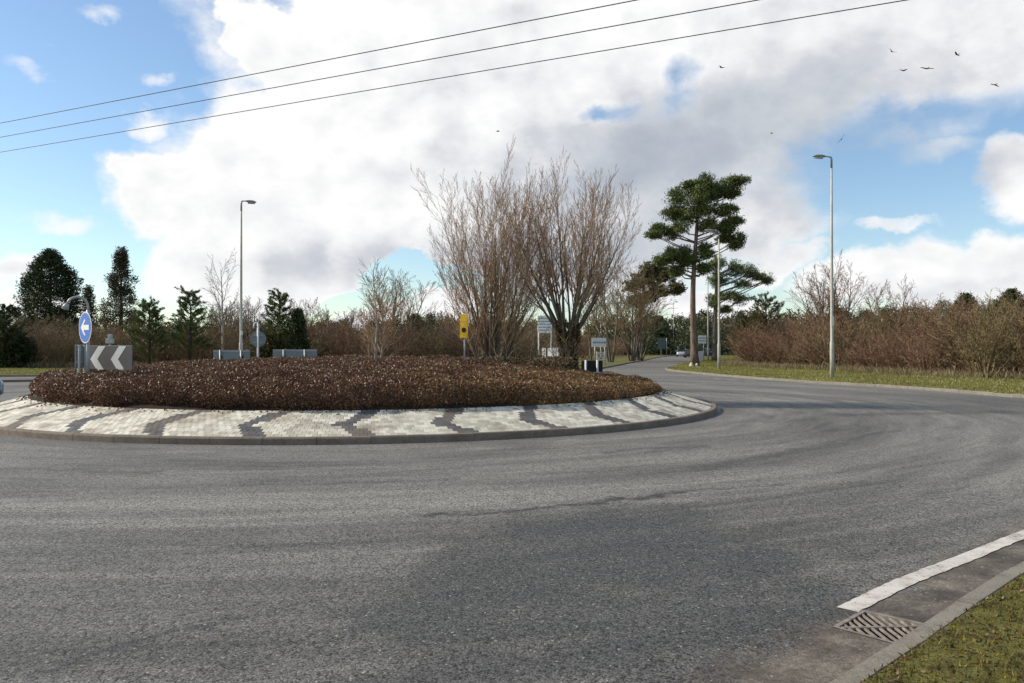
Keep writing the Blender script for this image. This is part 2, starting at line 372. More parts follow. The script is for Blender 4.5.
    def build(s, name, mats, parent=None, loc=(0, 0, 0), rz=0.0, smooth=False, bevel=0.0):
        if not isinstance(mats, (list, tuple)): mats = [mats]
        me = s.mesh(name, mats, smooth)
        o = bpy.data.objects.new(name, me); COL.objects.link(o)
        o.parent = parent; o.location = loc; o.rotation_euler = (0, 0, rz)
        if bevel:
            b = o.modifiers.new('bevel', 'BEVEL'); b.width = bevel; b.segments = 2; b.limit_method = 'ANGLE'
        return o
def tag(o, label=None, cat=None, group=None, kind=None):
    if label: o['label'] = label
    if cat: o['category'] = cat
    if group: o['group'] = group
    if kind: o['kind'] = kind
    return o
def thing(name, label, cat, loc=(0, 0, 0), rz=0.0, group=None):
    o = bpy.data.objects.new(name, None); COL.objects.link(o); o.empty_display_size = 0.2
    o.location = loc; o.rotation_euler = (0, 0, rz); return tag(o, label, cat, group)
def copy_thing(root, loc, rz, sc_=1.0, label=None):
    r = root.copy(); COL.objects.link(r); r.location = loc; r.rotation_euler = (0, 0, rz)
    r.scale = (sc_,)*3 if np.isscalar(sc_) else sc_
    if label: r['label'] = label
    for ch in root.children:
        c = ch.copy(); COL.objects.link(c); c.parent = r
    return r

# ------------------------------------------------------------------ setting: roads, kerbs, ground
def catmull(pts, k=6, closed=False):
    P = [np.array(p, float) for p in pts]; out = []; n = len(P)
    rng_ = range(n) if closed else range(n-1)
    for i in rng_:
        p0 = P[(i-1) % n] if closed or i > 0 else P[0]; p1 = P[i]; p2 = P[(i+1) % n]; p3 = P[(i+2) % n] if closed or i+2 < n else P[-1]
        for t in np.arange(k)/k:
            out.append(0.5*((2*p1)+(-p0+p2)*t+(2*p0-5*p1+4*p2-p3)*t*t+(-p0+3*p1-3*p2+p3)*t**3))
    if not closed: out.append(P[-1])
    return [tuple(q) for q in out]
def circ(deg, r=20.3): return (CX+r*math.sin(R(deg)), CY-r*math.cos(R(deg)))   # 0 = towards the camera, + to the right
near_verge = catmull([(60, 17.5), (30, 13.5), (16, 11.6), (9.5, 9.9), (6.2, 7.95), (3.79, 6.07), (1.66, 4.03), (0.2, 2.75), (-2.2, 1.75), circ(-12), circ(-35), circ(-58), circ(-75, 21), (-32, 24), (-60, 26)])
left_far = catmull([(-60, 44), (-40, 44.5), (-28, 45.4), (-24, 45.8), (-19, 45.2), (-14, 44.3), (-8, 44.5), (-2, 45.6), (3.0, 49), (6.9, 62.6), (13.7, 90), (29, 150), (45, 190), (75, 230)])
right_far = catmull([(86, 224), (56, 184), (36.5, 146), (20.3, 93), (13.1, 67), (11.2, 60), (10.9, 55), (11.4, 49.7), (12.3, 42.8), (13.35, 38.7), (14.1, 36), (15.3, 33.2), (16.0, 29.9), (16.6, 26.0), (18.5, 24.2), (30, 24), (60, 26)])
outline = near_verge+left_far+right_far      # closed loop: clockwise seen from above
def inside(p, poly):
    x, y = p; c = False; j = len(poly)-1
    for i in range(len(poly)):
        xi, yi = poly[i]; xj, yj = poly[j]
        if (yi > y) != (yj > y) and x < (xj-xi)*(y-yi)/(yj-yi)+xi: c = not c
        j = i
    return c
GR = [(1.885, 4.84), (2.20, 5.155), (2.492, 4.87), (2.155, 4.525)]    # drain opening
def cdt_sheet(name, loops, keep, z, mat, extra=()):
    V = []; E = []
    for lp in loops:
        b = len(V); V += [Vector(p) for p in lp]; E += [(b+i, b+(i+1) % len(lp)) for i in range(len(lp))]
    V += [Vector(p) for p in extra]
    ov, oe, of, *_ = delaunay_2d_cdt(V, E, [], 0, 1e-5)
    fs = [f for f in of if keep(tuple(sum((ov[i] for i in f), Vector((0, 0)))/len(f)))]
    mb = MB(); zz = z if callable(z) else (lambda x, y: z)
    mb.poly([(v.x, v.y, zz(v.x, v.y)) for v in ov], fs)
    o = mb.build(name, mat)
    if len(o.data.polygons) and o.data.polygons[0].normal.z < 0: o.data.flip_normals()
    return tag(o, kind='structure')
big = [(-1500, -300), (1500, -300), (1500, 2200), (-1500, 2200)]
cdt_sheet('road', [big, GR], lambda c: not inside(c, GR) and max(abs(c[0]), abs(c[1])) < 3000, 0.0, M['asphalt'])
def offset_path(path, off):
    P = np.array(path, float); out = []
    for i in range(len(P)):
        d = P[min(i+1, len(P)-1)]-P[max(i-1, 0)]; d /= np.linalg.norm(d); out.append(tuple(P[i]+np.array([-d[1], d[0]])*off))
    return out
KW = 0.125
def verge_z(x, y): return 0.10
# ground outside the carriageway (starts behind the kerb stones)
# outline runs: near verge right->left with road on its right-hand... offset sign found numerically
def side(path):
    i = len(path)//2; a = offset_path(path, 0.5)[i]; return -1.0 if inside(a, outline) else 1.0
inner_paths = [near_verge, left_far, right_far]
ground_loop = []
for pth in inner_paths: ground_loop += offset_path(pth, KW*side(pth))
cdt_sheet('ground', [big, ground_loop], lambda c: not inside(c, ground_loop), lambda x, y: .084 if y < 18.5 and abs(x) < 100 else .095, M['turf'])
def kerb_strip(path, name):
    s_ = side(path); a = path; b = offset_path(path, 0.02*s_); c = offset_path(path, KW*s_)
    mb = MB(); n = len(path)
    # split every ~0.9 m into stones with a fine joint
    P = np.array(path, float); seg = np.linalg.norm(np.diff(P, axis=0), axis=1); cum = np.concatenate([[0], np.cumsum(seg)])
    tot = cum[-1]; t = 0.0
    def at(tt, off, z):
        i = min(max(np.searchsorted(cum, tt)-1, 0), n-2); f = (tt-cum[i])/max(seg[i], 1e-6)
        p = P[i]+(P[i+1]-P[i])*f; d = (P[i+1]-P[i])/seg[i]; nn = np.array([-d[1], d[0]])*s_
        return (*(p+nn*off), z)
    while t < tot-0.01:
        mid = at(min(t+0.45, tot), 0, 0); far = abs(mid[0])+mid[1] > 110
        L = 6.0 if far else 0.915
        t2 = min(t+L, tot); dz = random.uniform(-0.007, 0.007); g = 0.010
        kh = 0.092 if path is near_verge else 0.112
        prof = [(0.0, -0.05), (0.0, kh-.022), (0.015, kh-.002), (KW-0.008, kh), (KW, kh-.008), (KW, -0.05)]
        V = []
        for tt in (t+g/2, t2-g/2):
            for (o_, z) in prof: V.append(at(tt, o_, z+dz))
        k = len(prof)
        mb.add(V, [[i, i+1, k+i+1, k+i] if s_ > 0 else [i, k+i, k+i+1, i+1] for i in range(k-1)], rnd=random.random())
        mb.py.append(([mb.n-2*k+i for i in range(k)], 0)); mb.py.append(([mb.n-k+i for i in range(k)][::-1], 0))
        t = t2
    return tag(mb.build(name, M['kerb']), kind='structure')
for pth in inner_paths: kerb_strip(pth, 'kerb')

# white edge line and worn give-way dashes
def strip(path, w, z, mat, name, ends=True):
    a = offset_path(path, w/2); b = offset_path(path, -w/2); mb = MB(); n = len(path)
    jit = lambda: random.uniform(-0.006, 0.006)
    V = [(x+jit(), y+jit(), z) for x, y in a]+[(x+jit(), y+jit(), z) for x, y in b]
    mb.add(V, [[i, n+i, n+i+1, i+1] for i in range(n-1)])
    return tag(mb.build(name, mat), kind='structure')
line = catmull([(2.10, 5.15), (2.75, 5.76), (3.55, 6.42), (4.5, 7.22), (6.2, 8.55), (9, 10.4), (13, 12.2)], 14)
strip(line, 0.135, 0.005, M['paint'], 'edge_line')
tag(strip([(x, y) for x, y in ((3.98, 6.35), (4.08, 6.43), (4.2, 6.5))], 0.05, 0.006, M['paint'], 'paint_spill'), kind='structure')
mbd = MB()
for (x0, y0, x1, y1) in ((714, 378.6, 722, 379.2), (727, 379.6, 738, 380.3), (744, 380.6, 756, 381.2)):
    a = gd(x0, y0); b = gd(x1, y1); a = np.array(a); b = np.array(b); d = (b-a)/np.linalg.norm(b-a); n_ = np.array([-d[1], d[0]])*0.15
    mbd.poly([(*(a-n_), .005), (*(b-n_), .005), (*(b+n_), .005), (*(a+n_), .005)], [[0, 1, 2, 3]])
tag(mbd.build('give_way_marking', M['worn_paint']), kind='structure')

# splitter island on the far arm
mb = MB()
pts = [(-25.6, 37.6), (-22.9, 38.9), (-22.6, 39.3), (-23.2, 39.5), (-27.5, 39.0)]
mb.poly([(x, y, 0) for x, y in pts]+[(x, y, 0.11) for x, y in pts], [[5, 6, 7, 8, 9]]+[[i, (i+1) % 5, 5+(i+1) % 5, 5+i] for i in range(5)])
tag(mb.build('traffic_island', M['kerb_island'], bevel=0.02), kind='structure')

# ------------------------------------------------------------------ drain
dr = thing('drain_grate', 'rusty iron drain grate set beside the kerb at the end of the white line', 'drain', (2.18, 4.825, 0))
G = np.array(GR)-np.array([2.18, 4.825])
mb = MB()
GI = G*0.87
V = [(*p, 0.004) for p in G]+[(*p, 0.004) for p in GI]+[(*p, -0.05) for p in G]+[(*p, -0.05) for p in GI]
mb.add(V, [[i, (i+1) % 4, 4+(i+1) % 4, 4+i] for i in range(4)]+[[4+i, 4+(i+1) % 4, 12+(i+1) % 4, 12+i] for i in range(4)])
fr = mb.build('frame', M['iron'], dr)
def clip_y(x):     # y-range inside the diamond at x
    ys = []
    for i in range(4):
        a, b = GI[i], GI[(i+1) % 4]
        if (a[0]-x)*(b[0]-x) <= 0 and a[0] != b[0]: ys.append(a[1]+(b[1]-a[1])*(x-a[0])/(b[0]-a[0]))
    return (min(ys), max(ys)) if len(ys) >= 2 else None
k = 0
for x in np.linspace(-0.245, 0.26, 12):
    sl = 0.32       # bars lean slightly across the grate
    c = clip_y(x)
    if not c: continue
    lo, hi = c
    if hi-lo < 0.06: continue
    mb = MB(); L = hi-lo
    mb.box((x, (lo+hi)/2, -0.006), (0.017, L-0.004, 0.014))
    mb.build('bar', M['iron'], dr, bevel=0.003)
mb = MB(); mb.box((0.008, 0.02, -0.0045), (0.50, 0.024, 0.016), rz=.05); mb.build('cross_bar', M['iron'], dr, bevel=0.003)
mb = MB()
V = [(*p, -0.05) for p in G*1.0]+[(*p, -0.6) for p in G]
mb.add(V, [[i, (i+1) % 4, 4+(i+1) % 4, 4+i] for i in range(4)]+[[4, 5, 6, 7]])
mb.build('pit', M['pit'], dr)

# ------------------------------------------------------------------ island: kerb ring, block apron, bed
def ring_pt(th, r, z): return (CX+r*math.sin(th), CY-r*math.cos(th), z)
mb = MB(); NS = 68
prof = [(R_KERB+0.01, -0.05), (R_KERB, 0.10), (R_KERB-0.02, 0.125), (R_KERB-0.13, 0.128), (R_KERB-0.135, 0.02)]
for k in range(NS):
    t0 = 2*math.pi*k/NS+0.0004; t1 = 2*math.pi*(k+1)/NS-0.0004; ts = np.linspace(t0, t1, 4); dz = random.uniform(-.004, .004)
    V = [ring_pt(t, r_, z_+dz) for t in ts for (r_, z_) in prof]; p_ = len(prof)
    mb.add(V, [[a*p_+i, (a+1)*p_+i, (a+1)*p_+i+1, a*p_+i+1] for a in range(3) for i in range(p_-1)])
tag(mb.build('island_kerb', M['kerb_island']), kind='structure')
# apron: real blocks in courses
ROWS = 11; RA, RB = R_KERB-0.14, R_IN-0.12; ZA, ZB = 0.115, 0.47
mb = MB(); NB = 456; NST = 33
cw = (RA-RB)/ROWS
th0 = math.atan2(gx(244, 14.45)-CX, 9.15)
def apr_z(v): return ZA+(ZB-ZA)*(v**0.93)
gap = 0.004
for row in range(ROWS):
    v0, v1 = row/ROWS, (row+1)/ROWS; ra, rb = RA-row*cw-gap/2, RA-(row+1)*cw+gap/2
    za, zb = apr_z(v0), apr_z(v1); vm = (v0+v1)/2
    shift = (abs(vm-0.42))*0.98/1.75          # chevron arm offset, in stripe spacings
    for b in range(NB):
        tb = 2*math.pi*(b+0.5*(row % 2))/NB; te = tb+2*math.pi/NB
        u = ((tb+te)/2-th0)/(2*math.pi)*NST-shift
        dark = (u+0.10) % 1.0 < 0.205
        g = gap/2/ra; dz = random.uniform(-.0015, .0015); bv = 0.005
        a0, a1 = tb+g, te-g; da = bv/ra
        V = [ring_pt(a0, ra, za-.03+dz), ring_pt(a1, ra, za-.03+dz), ring_pt(a1, rb, zb-.03+dz), ring_pt(a0, rb, zb-.03+dz),
             ring_pt(a0, ra, za-.0022+dz), ring_pt(a1, ra, za-.0022+dz), ring_pt(a1, rb, zb-.0022+dz), ring_pt(a0, rb, zb-.0022+dz),
             ring_pt(a0+da, ra-bv, za+.0015+dz), ring_pt(a1-da, ra-bv, za+.0015+dz), ring_pt(a1-da, rb+bv, zb+.0+dz), ring_pt(a0+da, rb+bv, zb+.0+dz)]
        Q = [[8, 9, 10, 11]]+[[4+i, 4+(i+1) % 4, 8+(i+1) % 4, 8+i] for i in range(4)]+[[i, (i+1) % 4, 4+(i+1) % 4, 4+i] for i in range(4)]
        mb.add(V, Q, rnd=random.random(), mat=1 if dark else 0)
# bedding under the blocks
ts = np.linspace(0, 2*math.pi, 181)
V = [ring_pt(t, r_, z_) for t in ts for (r_, z_) in ((RA+0.02, 0.06), (RA, ZA-.010), ((RA+RB)/2, apr_z(.5)-.010), (RB, ZB-.010), (RB-0.3, ZB-.02))]
mb.add(V, [[a*5+i, (a+1)*5+i, (a+1)*5+i+1, a*5+i+1] for a in range(180) for i in range(4)], mat=2)
tag(mb.build('roundabout_apron', [M['block_pale'], M['block_grey'], M['joint']]), kind='structure')
# planted mound
def bed_low(x): return 0.24*np.clip((x+1.6)/4.2, 0, 1)**1.2
def bed_top(x, y): return 0.93+0.38*(1-((x-CX)**2+(y-CY)**2)/R_BED**2)-bed_low(x)
def lump(x, y): return 0.05*math.sin(x*1.3+y*0.7)*math.sin(y*1.1-x*0.5)+0.03*math.sin(x*3.1+1)*math.sin(y*2.7)
mb = MB(); rr = np.linspace(0, R_BED+0.05, 24); nn = 128
V = [(CX, CY, bed_top(CX, CY)-0.3)]
for r_ in rr[1:]:
    for a in range(nn):
        t = 2*math.pi*a/nn; z = max(0.44, bed_top(*ring_pt(t, r_, 0)[:2])-0.32)
        if r_ > R_BED-0.30: z = 0.44
        V.append(ring_pt(t, r_, z))
mb.add(V, [[0, 1+a, 1+(a+1) % nn, 0] for a in range(0)]+[[1+(k-1)*nn+a, 1+(k-1)*nn+(a+1) % nn, 1+k*nn+(a+1) % nn, 1+k*nn+a] for k in range(1, len(rr)-1) for a in range(nn)])
mb.py += [([0, 1+a, 1+(a+1) % nn], 0) for a in range(nn)]
tag(mb.build('planting_mound', M['soil']), kind='structure')
def bed():
    rng = np.random.default_rng(3)
    n = 330000
    r = R_BED*np.sqrt(rng.random(n)); t = rng.random(n)*2*np.pi
    # put extra weight on the outer face
    nf = 110000
    rf = R_BED-np.abs(rng.normal(size=nf))*0.10; tf = rng.random(nf)*2*np.pi
    r = np.concatenate([r, rf]); t = np.concatenate([t, tf])
    edge = 0.03+0.05*np.sin(t*9+1)+0.05*np.sin(t*23)+0.04*np.sin(t*41+2)
    x = CX+(r+edge*(r/R_BED)**4)*np.sin(t); y = CY-(r+edge*(r/R_BED)**4)*np.cos(t)
    lz = 0.05*np.sin(x*1.3+y*0.7)*np.sin(y*1.1-x*0.5)+0.035*np.sin(x*3.1+1)*np.sin(y*2.7)+0.02*np.sin(x*9)*np.sin(y*8)
    top = 0.93+0.38*(1-(r/R_BED)**2)+lz-bed_low(x)
    lump2 = np.maximum(0, np.sin(x*4.1+np.sin(y*1.7)*1.5)*np.sin(y*3.7+np.sin(x*1.3)*1.5))
    top += 0.07*lump2+.02
    top -= 0.20*np.clip((r-(R_BED-0.35))/0.35, 0, 1)**2.2
    dep = np.concatenate([np.abs(rng.normal(size=n))*0.09, rng.random(nf)*0.50])
    z = np.maximum(top-dep, 0.45+.05*rng.random(n+nf))
    hf = np.clip((z-.46)/.34, 0, 1); shr = np.where(r > R_BED-.6, (1-hf)*.10, 0)
    x = x-shr*np.sin(t); y = y+shr*np.cos(t)
    mb = MB(); C = np.stack([x, y, z], 1)
    # pale, greener planting to the right of the island and a few silvery ones by the signs
    pale = (1/(1+np.exp(-(x+0.4-0.25*(y-18))*0.9)))
    sel = rng.random(len(x)) < pale*0.9
    rnd = rng.random(len(x))
    sil = np.exp(-(((x+10.3)/1.9)**2+((y-18.6)/2.2)**2)); bump = (rng.random(len(x)) < sil*0.10); rnd[bump] = 0.97+0.03*rng.random(bump.sum())
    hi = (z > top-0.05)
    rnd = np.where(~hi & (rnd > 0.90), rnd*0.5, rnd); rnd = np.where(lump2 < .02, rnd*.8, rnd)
    up = np.array([0, 0, 0.9])
    for q, m_ in ((~sel, 0), (sel, 1)):
        mb.leaves(C[q], 0.045, 0.024, mat=m_, rnd=rnd[q], up=up, spread=0.9, rng=rng)
    # stems poking up
    ns = 16000; r2 = (R_BED-0.1)*np.sqrt(rng.random(ns)); t2 = rng.random(ns)*2*np.pi
    x2 = CX+r2*np.sin(t2); y2 = CY-r2*np.cos(t2); z2 = 0.93+0.38*(1-(r2/R_BED)**2)-bed_low(x2)-0.22*np.clip((r2-(R_BED-0.35))/0.35, 0, 1)**2.2
    P0 = np.stack([x2, y2, z2-0.2], 1); P1 = P0+np.stack([rng.normal(size=ns)*0.05, rng.normal(size=ns)*0.05, 0.2+rng.random(ns)*0.08], 1)
    mb.tubes(P0, P1, np.full(ns, .005), np.full(ns, .002), 3, rng.random(ns)*0.6, 0)
    o = mb.build('shrub_bed', [M['bed_leaf'], M['bed_leaf_pale']])
    tag(o, 'low clipped mass of russet brown leaved shrubs covering the middle of the roundabout', 'shrub bed', kind='stuff')
bed()
# fallen leaves and weeds on the apron edge
rng = np.random.default_rng(5)
n = 900; t = rng.random(n)*2*np.pi; vv = 1-np.abs(rng.normal(size=n))*0.10
r_ = RA-(RA-RB)*np.clip(vv, 0, 1)
mb = MB(); mb.leaves(np.stack([CX+r_*np.sin(t), CY-r_*np.cos(t), ZA+(ZB-ZA)*np.clip(vv, 0, 1)**.93+0.012], 1), 0.05, 0.03, rng=rng, up=(1, 0.3, 0.05), spread=0.5)
tag(mb.build('leaf_litter', M['litter']), 'scattered dead leaves along the top of the block paving', 'leaf litter', kind='stuff')

# ------------------------------------------------------------------ branches
def grow(segs, rng, p, d, L, r, depth, P):
    """p start, d unit direction; P: dict of per-depth params"""
    k = P['seg'][depth]; step = L/k; r1 = r
    pts = [p]; cur = p.copy(); dd = d.copy(); rad = [r]
    for i in range(k):
        dd = dd+rng.normal(size=3)*P['wander'][depth]+np.array([0, 0, P['up'][depth]])
        dd /= np.linalg.norm(dd); cur = cur+dd*step
        rr_ = r*(1-(i+1)/k*P['taper'][depth])**P.get('pw', 1.0); pts.append(cur.copy()); rad.append(max(rr_, P['rmin']))
        segs.append((pts[-2], pts[-1], rad[-2], rad[-1], depth))
    if depth+1 < len(P['n']) :
        m = P['n'][depth+1]
        m = max(1, int(round(m*(0.8+0.4*rng.random()))))
        for j in range(m):
            t = P['from'][depth]+(1-P['from'][depth])*(j+rng.random())/m
            f = min(t*k, k-1e-3); i = int(f); q = pts[i]+(pts[i+1]-pts[i])*(f-i)
            ax = pts[i+1]-pts[i]; ax /= np.linalg.norm(ax)
            s_ = rng.normal(size=3); s_ -= ax*np.dot(s_, ax); s_ /= np.linalg.norm(s_)
            an = P['ang'][depth+1]*(0.7+0.6*rng.random())
            nd = ax*math.cos(an)+s_*math.sin(an)
            ll = L*P['ratio'][depth+1]*(1-0.55*t)*(0.75+0.5*rng.random())
            grow(segs, rng, q, nd, ll, max((rad[i])*P['rr'][depth+1], P['rmin']), depth+1, P)
def seg_mb(segs, rng, thick=None, keep=None, sides=(7, 5, 3, 3, 3)):
    mb = MB()
    ds = sorted(set(s[4] for s in segs))
    for dp in ds:
        if keep is not None and dp not in keep: continue
        S = [s for s in segs if s[4] == dp]
        mb.tubes([s[0] for s in S], [s[1] for s in S], [s[2] for s in S], [s[3] for s in S], sides[min(dp, 4)], rng.random(len(S)))
    return mb

def fan_tree(name, label, base, stems, h, seed, P, mats, trunk=None, group=None):
    rng = np.random.default_rng(seed); segs = []
    t = thing(name, label, 'tree', base, 0, group)
    z0 = 0.0
    tm = MB()
    if trunk:
        th_, tr = trunk; prev = np.array([0, 0, -0.3]); pr = tr*1.25; kk = 5
        for i in range(kk):
            nx = np.array([rng.normal()*0.03, rng.normal()*0.03, -0.3+(th_+0.3)*(i+1)/kk]); nr = tr*(1.15-0.2*(i+1)/kk)
            tm.tubes([prev], [nx], [pr], [nr], 10, [0.5]); prev, pr = nx, nr
        z0 = th_-0.12
    for (ang, az, ln, rad) in stems:
        a = R(ang); az = R(az)
        d = np.array([math.sin(a)*math.cos(az), math.sin(a)*math.sin(az), math.cos(a)])
        off = np.array([math.cos(az), math.sin(az), 0])*(0.10 if trunk else 0.16)*min(1, ang/15+0.2)
        grow(segs, rng, np.array([off[0], off[1], z0-(0 if trunk else 0.3)]), d, ln, rad, 0, P)
    S0 = [s for s in segs if s[4] == 0]
    tm.tubes([s[0] for s in S0], [s[1] for s in S0], [s[2] for s in S0], [s[3] for s in S0], 6, rng.random(len(S0)))
    tm.build('trunk', mats[0], t, smooth=True)
    seg_mb(segs, rng, keep=(1, 2, 3, 4)).build('crown', mats[1], t)
    return t, segs
P_big = dict(seg=[11, 7, 4, 3], wander=[.045, .055, .08, .1], up=[.03, .085, .07, .05], taper=[.93, .85, .7, .5], rmin=.0031, pw=1.35,
             n=[1, 14, 8, 4], **{'from': [.22, .08, .1, .1]}, ang=[0, R(28), R(24), R(26)], ratio=[1, .50, .38, .42], rr=[1, .50, .55, .7])
# tree 1 : many upright stems
bz = 0.85
rng = np.random.default_rng(11)
stems = []
for i in range(17):
    q = (i*0.618) % 1.0
    stems.append(((2+20*q)*(.55 if math.cos(R(i*137.5)) < 0 else 1.0), i*137.5, 5.35*(0.84+0.2*rng.random())*(1.04 if q < .6 else .95), 0.038+0.020*rng.random()))
for i in range(5): stems.append((20+8*rng.random(), i*75+140, 2.9+.6*rng.random(), .022))
for i in range(6): stems.append((13+3.0*i, [10, -20, 25, -5, 15, 0][i], 5.1-.22*i, .036))
for i in range(3): stems.append((14+4*i, [170, 200, 185][i], 4.5-.4*i, .032))
d1 = 24.6
fan_tree('bare_tree', 'bare tree with many slim upright stems growing from the bed beside the yellow sign', (gx(491, d1), d1, 0.92), stems, 6.3, 21, P_big, (M['bark_grey'], M['twig_tan']))
# tree 2 : stout ivy-clad trunk, fanning limbs
stems = []
for i, (lean, az) in enumerate([(9, 175), (5, 40), (17, 8), (30, -4), (20, 195), (29, 185), (14, 60), (18, 300), (25, 60), (26, 300), (23, 130), (11, 320), (36, 15), (38, 190), (16, 178), (24, 172), (13, 190), (20, 2)]):
    stems.append((lean, az, (4.4 if lean < 19 else 4.25 if lean < 31 else 3.3)*(0.92+0.14*rng.random()), 0.046+0.020*rng.random()))
P2 = dict(P_big); P2['up'] = [.042, .085, .07, .05]
d2 = 24.2
P2['n'] = [1, 16, 9, 4]
t2, segs2 = fan_tree('bare_tree', 'spreading bare tree with a stout ivy covered trunk growing from the bed', (gx(568, d2), d2, 0.72), stems, 5.7, 31, P2, (M['bark_grey'], M['twig_tan']), trunk=(1.25, 0.17))
# ivy on trunk 2
rng = np.random.default_rng(9); n = 3600
zz = rng.random(n)**0.9*1.75-0.1; aa = rng.random(n)*6.283; rad = 0.17+0.13*rng.random(n)+0.05*np.sin(zz*7+aa*2)+np.clip(zz-1.1, 0, 1)*0.22
mb = MB(); mb.leaves(np.stack([rad*np.cos(aa), rad*np.sin(aa), zz], 1), 0.075, 0.055, rng=rng)
tag(mb.build('ivy', M['ivy'], t2), 'brown and green ivy wrapped round the trunk')
# undergrowth around the trunks
rng = np.random.default_rng(14); mb = MB()
segs = []
PU = dict(seg=[5, 3, 3], wander=[.1, .12, .15], up=[.02, .03, .02], taper=[.7, .7, .6], rmin=.004, n=[1, 6, 4], **{'from': [.2, .2, .2]}, ang=[0, R(38), R(40)], ratio=[1, .45, .5], rr=[1, .5, .6])
for i in range(46):
    px = rng.uniform(478, 577); d = rng.uniform(22.8, 25.5); x = gx(px, d)
    a = R(rng.uniform(0, 25)); az = rng.uniform(0, 6.28)
    grow(segs, rng, np.array([x, d, 0.8]), np.array([math.sin(a)*math.cos(az), math.sin(a)*math.sin(az), math.cos(a)]), rng.uniform(.5, 1.5), .012, 0, PU)
S = segs; mb.tubes([s[0] for s in S], [s[1] for s in S], [s[2] for s in S], [s[3] for s in S], 3, rng.random(len(S)), 0)
n = 9000; cx = rng.choice([490, 503, 518, 533, 545, 556, 564], n)+rng.normal(size=n)*6; dd_ = rng.uniform(22.3, 25.3, n); zt = rng.random(n)**1.6
C = np.stack([(cx-512)/F*dd_, dd_, 0.95+zt*0.42], 1); mb.leaves(C, .06, .04, mat=1, rng=rng)
tag(mb.build('undergrowth', [M['twig_brown'], M['ivy']]), 'straggly saplings and leafy weeds between the two bare trees in the bed', 'undergrowth', kind='stuff')

# birch on the island
P_birch = dict(seg=[10, 5, 3], wander=[.05, .08, .1], up=[.04, .05, .0], taper=[.85, .7, .6], rmin=.0042, n=[1, 22, 8], **{'from': [.25, .1, .1]}, ang=[0, R(38), R(32)], ratio=[1, .40, .45], rr=[1, .45, .6])
fan_tree('birch_sapling', 'slender pale stemmed bare sapling standing alone in the bed', (gx(374, 23), 23, 0.9), [(2, 0, 3.25, .05), (5, 190, 1.9, .022), (9, 10, 2.3, .02), (14, 60, 2.2, .02)], 3, 5, P_birch, (M['bark_birch'], M['twig_tan']))

# ------------------------------------------------------------------ bushes (thickets)
P_bush = dict(seg=[6, 4, 3, 2], wander=[.10, .12, .15, .15], up=[.03, .05, .04, .0], taper=[.8, .7, .6, .5], rmin=.0068, n=[1, 10, 6, 3], **{'from': [.12, .12, .15, .2]}, ang=[0, R(34), R(34), R(36)], ratio=[1, .46, .48, .5], rr=[1, .5, .6, .7])
def bush(seed, mat, h=3.7, n=15, spread=38, name='bare_bush'):
    rng = np.random.default_rng(seed); segs = []
    for i in range(n):
        a = R(spread*math.sqrt((i+.5)/n)*(0.8+.4*rng.random())); az = i*2.4+rng.random()
        d = np.array([math.sin(a)*math.cos(az), math.sin(a)*math.sin(az), math.cos(a)])
        grow(segs, rng, np.array([math.cos(az)*.25*rng.random(), math.sin(az)*.25*rng.random(), -.1]), d, h*(.85+.25*rng.random()), .032+.02*rng.random(), 0, P_bush)
    return seg_mb(segs, rng, sides=(5, 3, 3, 3, 3)).build(name, mat)
RNGB = random.Random(4)
def scatter(protos, spots, label, group, cat='bush'):
    first = {}
    for (x, y, s, k) in spots:
        o = protos[k]
        if k in first: o = protos[k].copy(); COL.objects.link(o)
        first[k] = 1
        o.location = (x, y, 0.09); o.rotation_euler = (0, 0, RNGB.uniform(0, 6.28)); o.scale = (s*RNGB.uniform(.95, 1.2), s*RNGB.uniform(.95, 1.2), s*RNGB.uniform(.9, 1.08))
        tag(o, label, cat, group)
    for k, o in enumerate(protos):
        if k not in first: bpy.data.objects.remove(o)
# right thicket: three rows following the verge
row = catmull([(44, 22), (34, 27), (27.5, 34), (24.8, 39.8), (23.1, 42.5), (22, 46.6), (21.5, 55), (19.5, 61.5), (19.5, 71), (24, 85), (33, 105)], 30)
def along(path, step, off):
    P = np.array(offset_path(path, off)); seg = np.linalg.norm(np.diff(P, axis=0), axis=1); c = np.concatenate([[0], np.cumsum(seg)])
    out = []; t = RNGB.random()*step
    while t < c[-1]:
        i = min(np.searchsorted(c, t)-1, len(P)-2); i = max(i, 0); f = (t-c[i])/seg[i]; q = P[i]+(P[i+1]-P[i])*f; out.append((q[0], q[1])); t += step*RNGB.uniform(.7, 1.3)
    return out
pr = [bush(100+i, M[m]) for i, m in enumerate(['twig_red', 'twig_red', 'twig_brown', 'twig_red', 'twig_olive'])]
spots = []
for off, st, s0 in ((-1.2, 2.3, .86), (-3.6, 2.2, .98), (-6.2, 2.5, 1.05)):
    for (x, y) in along(row, st, off): spots.append((x, y, s0*RNGB.uniform(.62, 1.18), RNGB.choice([0, 0, 1, 1, 2, 3, 3, 4])))
# make sure 'off' points away from the road
def dist_in(x, y): return min(math.hypot(x-a, y-b) for a, b in right_far)
if np.mean([dist_in(x, y) for x, y, *_ in spots]) < 8:
    pass
scatter(pr, [s for s in spots if not (953 < 512+F*s[0]/s[1] < 1045 and s[1] < 44)], 'reddish brown leafless bush in the thicket behind the long grass verge', 'bushes of the thicket behind the verge')
ol = [bush(200+i, M['twig_olive'], 3.7, 12, 34) for i in range(2)]
scatter(ol, [(23.7, 41.0, .98, 0), (26.3, 41.2, 1.05, 1), (25.0, 44.0, 1.0, 0)], 'yellowish olive leafless bush in the thicket near the edge of the verge', 'yellowish bushes of the verge thicket')
